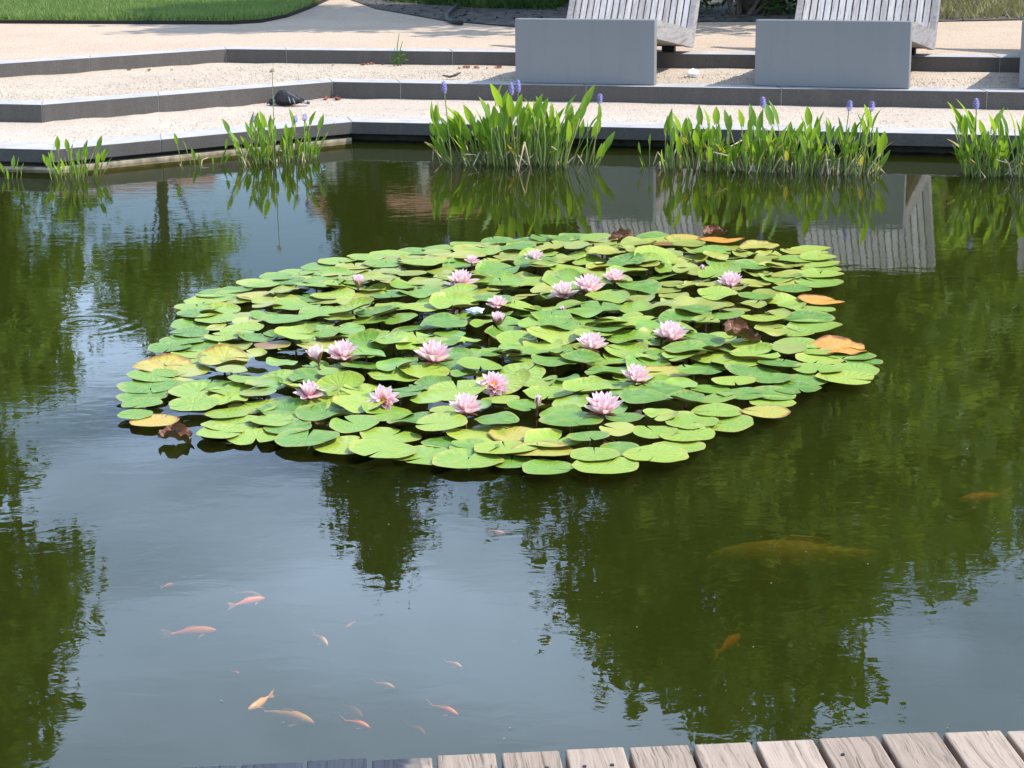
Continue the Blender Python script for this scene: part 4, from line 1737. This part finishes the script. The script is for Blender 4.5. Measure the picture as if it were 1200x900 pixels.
def shrub(label, px, py, rx, ry, h, mat, seed, n=26, per=120, leaf=.035):
    g = np.random.default_rng(seed)
    p = at(px, py, Z3)
    root = thing('shrub', label, 'shrub', p, 0, 'low shrubs in the bed behind the loungers')
    cs = [(g.uniform(-rx, rx), g.uniform(-ry, ry), h * g.uniform(.15, .95)) for _ in range(n)]
    link('foliage', np_mesh('foliage', leaves(cs, per, np.array([.10, .10, .09]), leaf, g), 4, mat), root)
    mb = MB()
    for i in range(0, n, 3):
        mb.tube([(cs[i][0] * .3, cs[i][1] * .3, 0), (cs[i][0] * .7, cs[i][1] * .7, cs[i][2] * .5), cs[i]], [.02, .014, .004], 5)
    mb.build('stems', M['bark'], root)
    return root


shrub('dark low shrub in the shade left of the first lounger back', 625, 6, .75, .5, .75, M['leaf_d'], 1)
shrub('dark low shrub in shade beside the black hose', 575, 2, .55, .5, .5, M['leaf_d'], 2)
shrub('low dark shrub at the far end of the shaded path', 520, -4, .6, .4, .35, M['leaf_d'], 3)
shrub('dark green shrub seen between the two loungers', 868, 17, .42, .4, .8, M['leaf_d'], 4)
shrub('dark green shrub just left of the second lounger back', 925, 15, .5, .45, .8, M['leaf_d'], 5)
shrub('dark shrub hidden behind the first lounger back', 760, 13, .8, .45, .8, M['leaf_d'], 6)
shrub('dark shrub hidden behind the second lounger back', 1020, 10, .8, .45, .7, M['leaf_d'], 7)
shrub('small green shrub in the dry grass at the right', 1150, -2, .3, .3, .45, M['leaf_b'], 8, 12)


# ------------------------------------------------------------------ buildings beyond (seen mirrored)
def house(label, az0, az1, d, eave, ridge, columns):
    x0, y0 = pol(az0, d)
    x1, y1 = pol(az1, d)
    root = thing('house', label, 'house', (x0, y0, Z3 - .02), math.atan2(y1 - y0, x1 - x0))
    w = math.hypot(x1 - x0, y1 - y0)
    ez, rz_ = eave - Z3, ridge - Z3
    mb = MB()
    mb.box((0, .0, 0), (w, 6, ez))
    mb.build('wall', M['plaster'], root)
    mb = MB()
    o_ = .35
    vs = [(-o_, -1.9, ez - .05), (w + o_, -1.9, ez - .05), (w + o_, 6.4, ez - .05), (-o_, 6.4, ez - .05), (-o_ + .1, 2.2, rz_), (w + o_ - .1, 2.2, rz_)]
    mb.add(vs, [(0, 1, 5, 4), (2, 3, 4, 5), (1, 2, 5), (3, 0, 4), (3, 2, 1, 0)])
    mb.build('roof', M['brick'], root)
    k = max(2, int(w / 1.7))
    if columns:
        cm = MB()
        cm.tube([(0, 0, 0), (0, 0, .12), (0, 0, .16), (0, 0, ez - .3), (0, 0, ez - .26), (0, 0, ez - .06)], [.2, .2, .14, .12, .18, .18], 12)
        cme = cm.mesh('column', M['column'])
        for i in range(k + 1):
            link('column', cme, root, (.2 + (w - .4) * i / k, -1.6, 0))
    for i in range(k):
        xx = (w / k) * (i + .5)
        for zz in ((.9, 2.1), (ez - 1.5, ez - .5)):
            if zz[1] > ez - .2 or (zz[0] < 2.2 and zz[0] > 1):
                continue
            mb = MB()
            mb.box((xx - .42, -.05, zz[0] - .06), (xx + .42, -.003, zz[1] + .06))
            f = mb.build('window', M['column'], root)
            mb = MB()
            mb.box((xx - .36, -.06, zz[0]), (xx + .36, -.052, zz[1]))
            mb.build('pane', M['glass'], f)
    return root


house('grey house with pale columns and tiled roof, reflected behind the tall clump', -5.4, 3.0, 44, 4.9, 6.2, True)
house('low house with reddish tiled roof, reflected at the far left', -13.0, -9.0, 46, 4.1, 5.4, False)


# bits of leaf and pollen drifting on the water
g = np.random.default_rng(55)
vs = []
for _ in range(110):
    px, py = g.uniform(0, 1200), g.uniform(215, 880) ** 1.0
    p = at(px, py, .0025)
    if p.y < 3.4 or inside((p.x, p.y), opoly):
        continue
    r = g.uniform(.001, .003) * (1.5 if g.random() < .06 else 1)
    a = g.uniform(0, 6.28)
    dx_, dy_ = math.cos(a) * r, math.sin(a) * r
    vs += [(p.x + dx_, p.y + dy_, p.z), (p.x - dy_ * .5, p.y + dx_ * .5, p.z + .0006), (p.x - dx_, p.y - dy_, p.z), (p.x + dy_ * .5, p.y - dx_ * .5, p.z + .0006)]
M['fleck'] = Mat('pollen_fleck').set((.36, .33, .2), .8)
o = link('floating_flecks', np_mesh('floating_flecks', vs, 4, M['fleck']))
tag(o, 'tiny pale flecks of leaf and pollen drifting on the water', 'flecks', None, 'stuff')
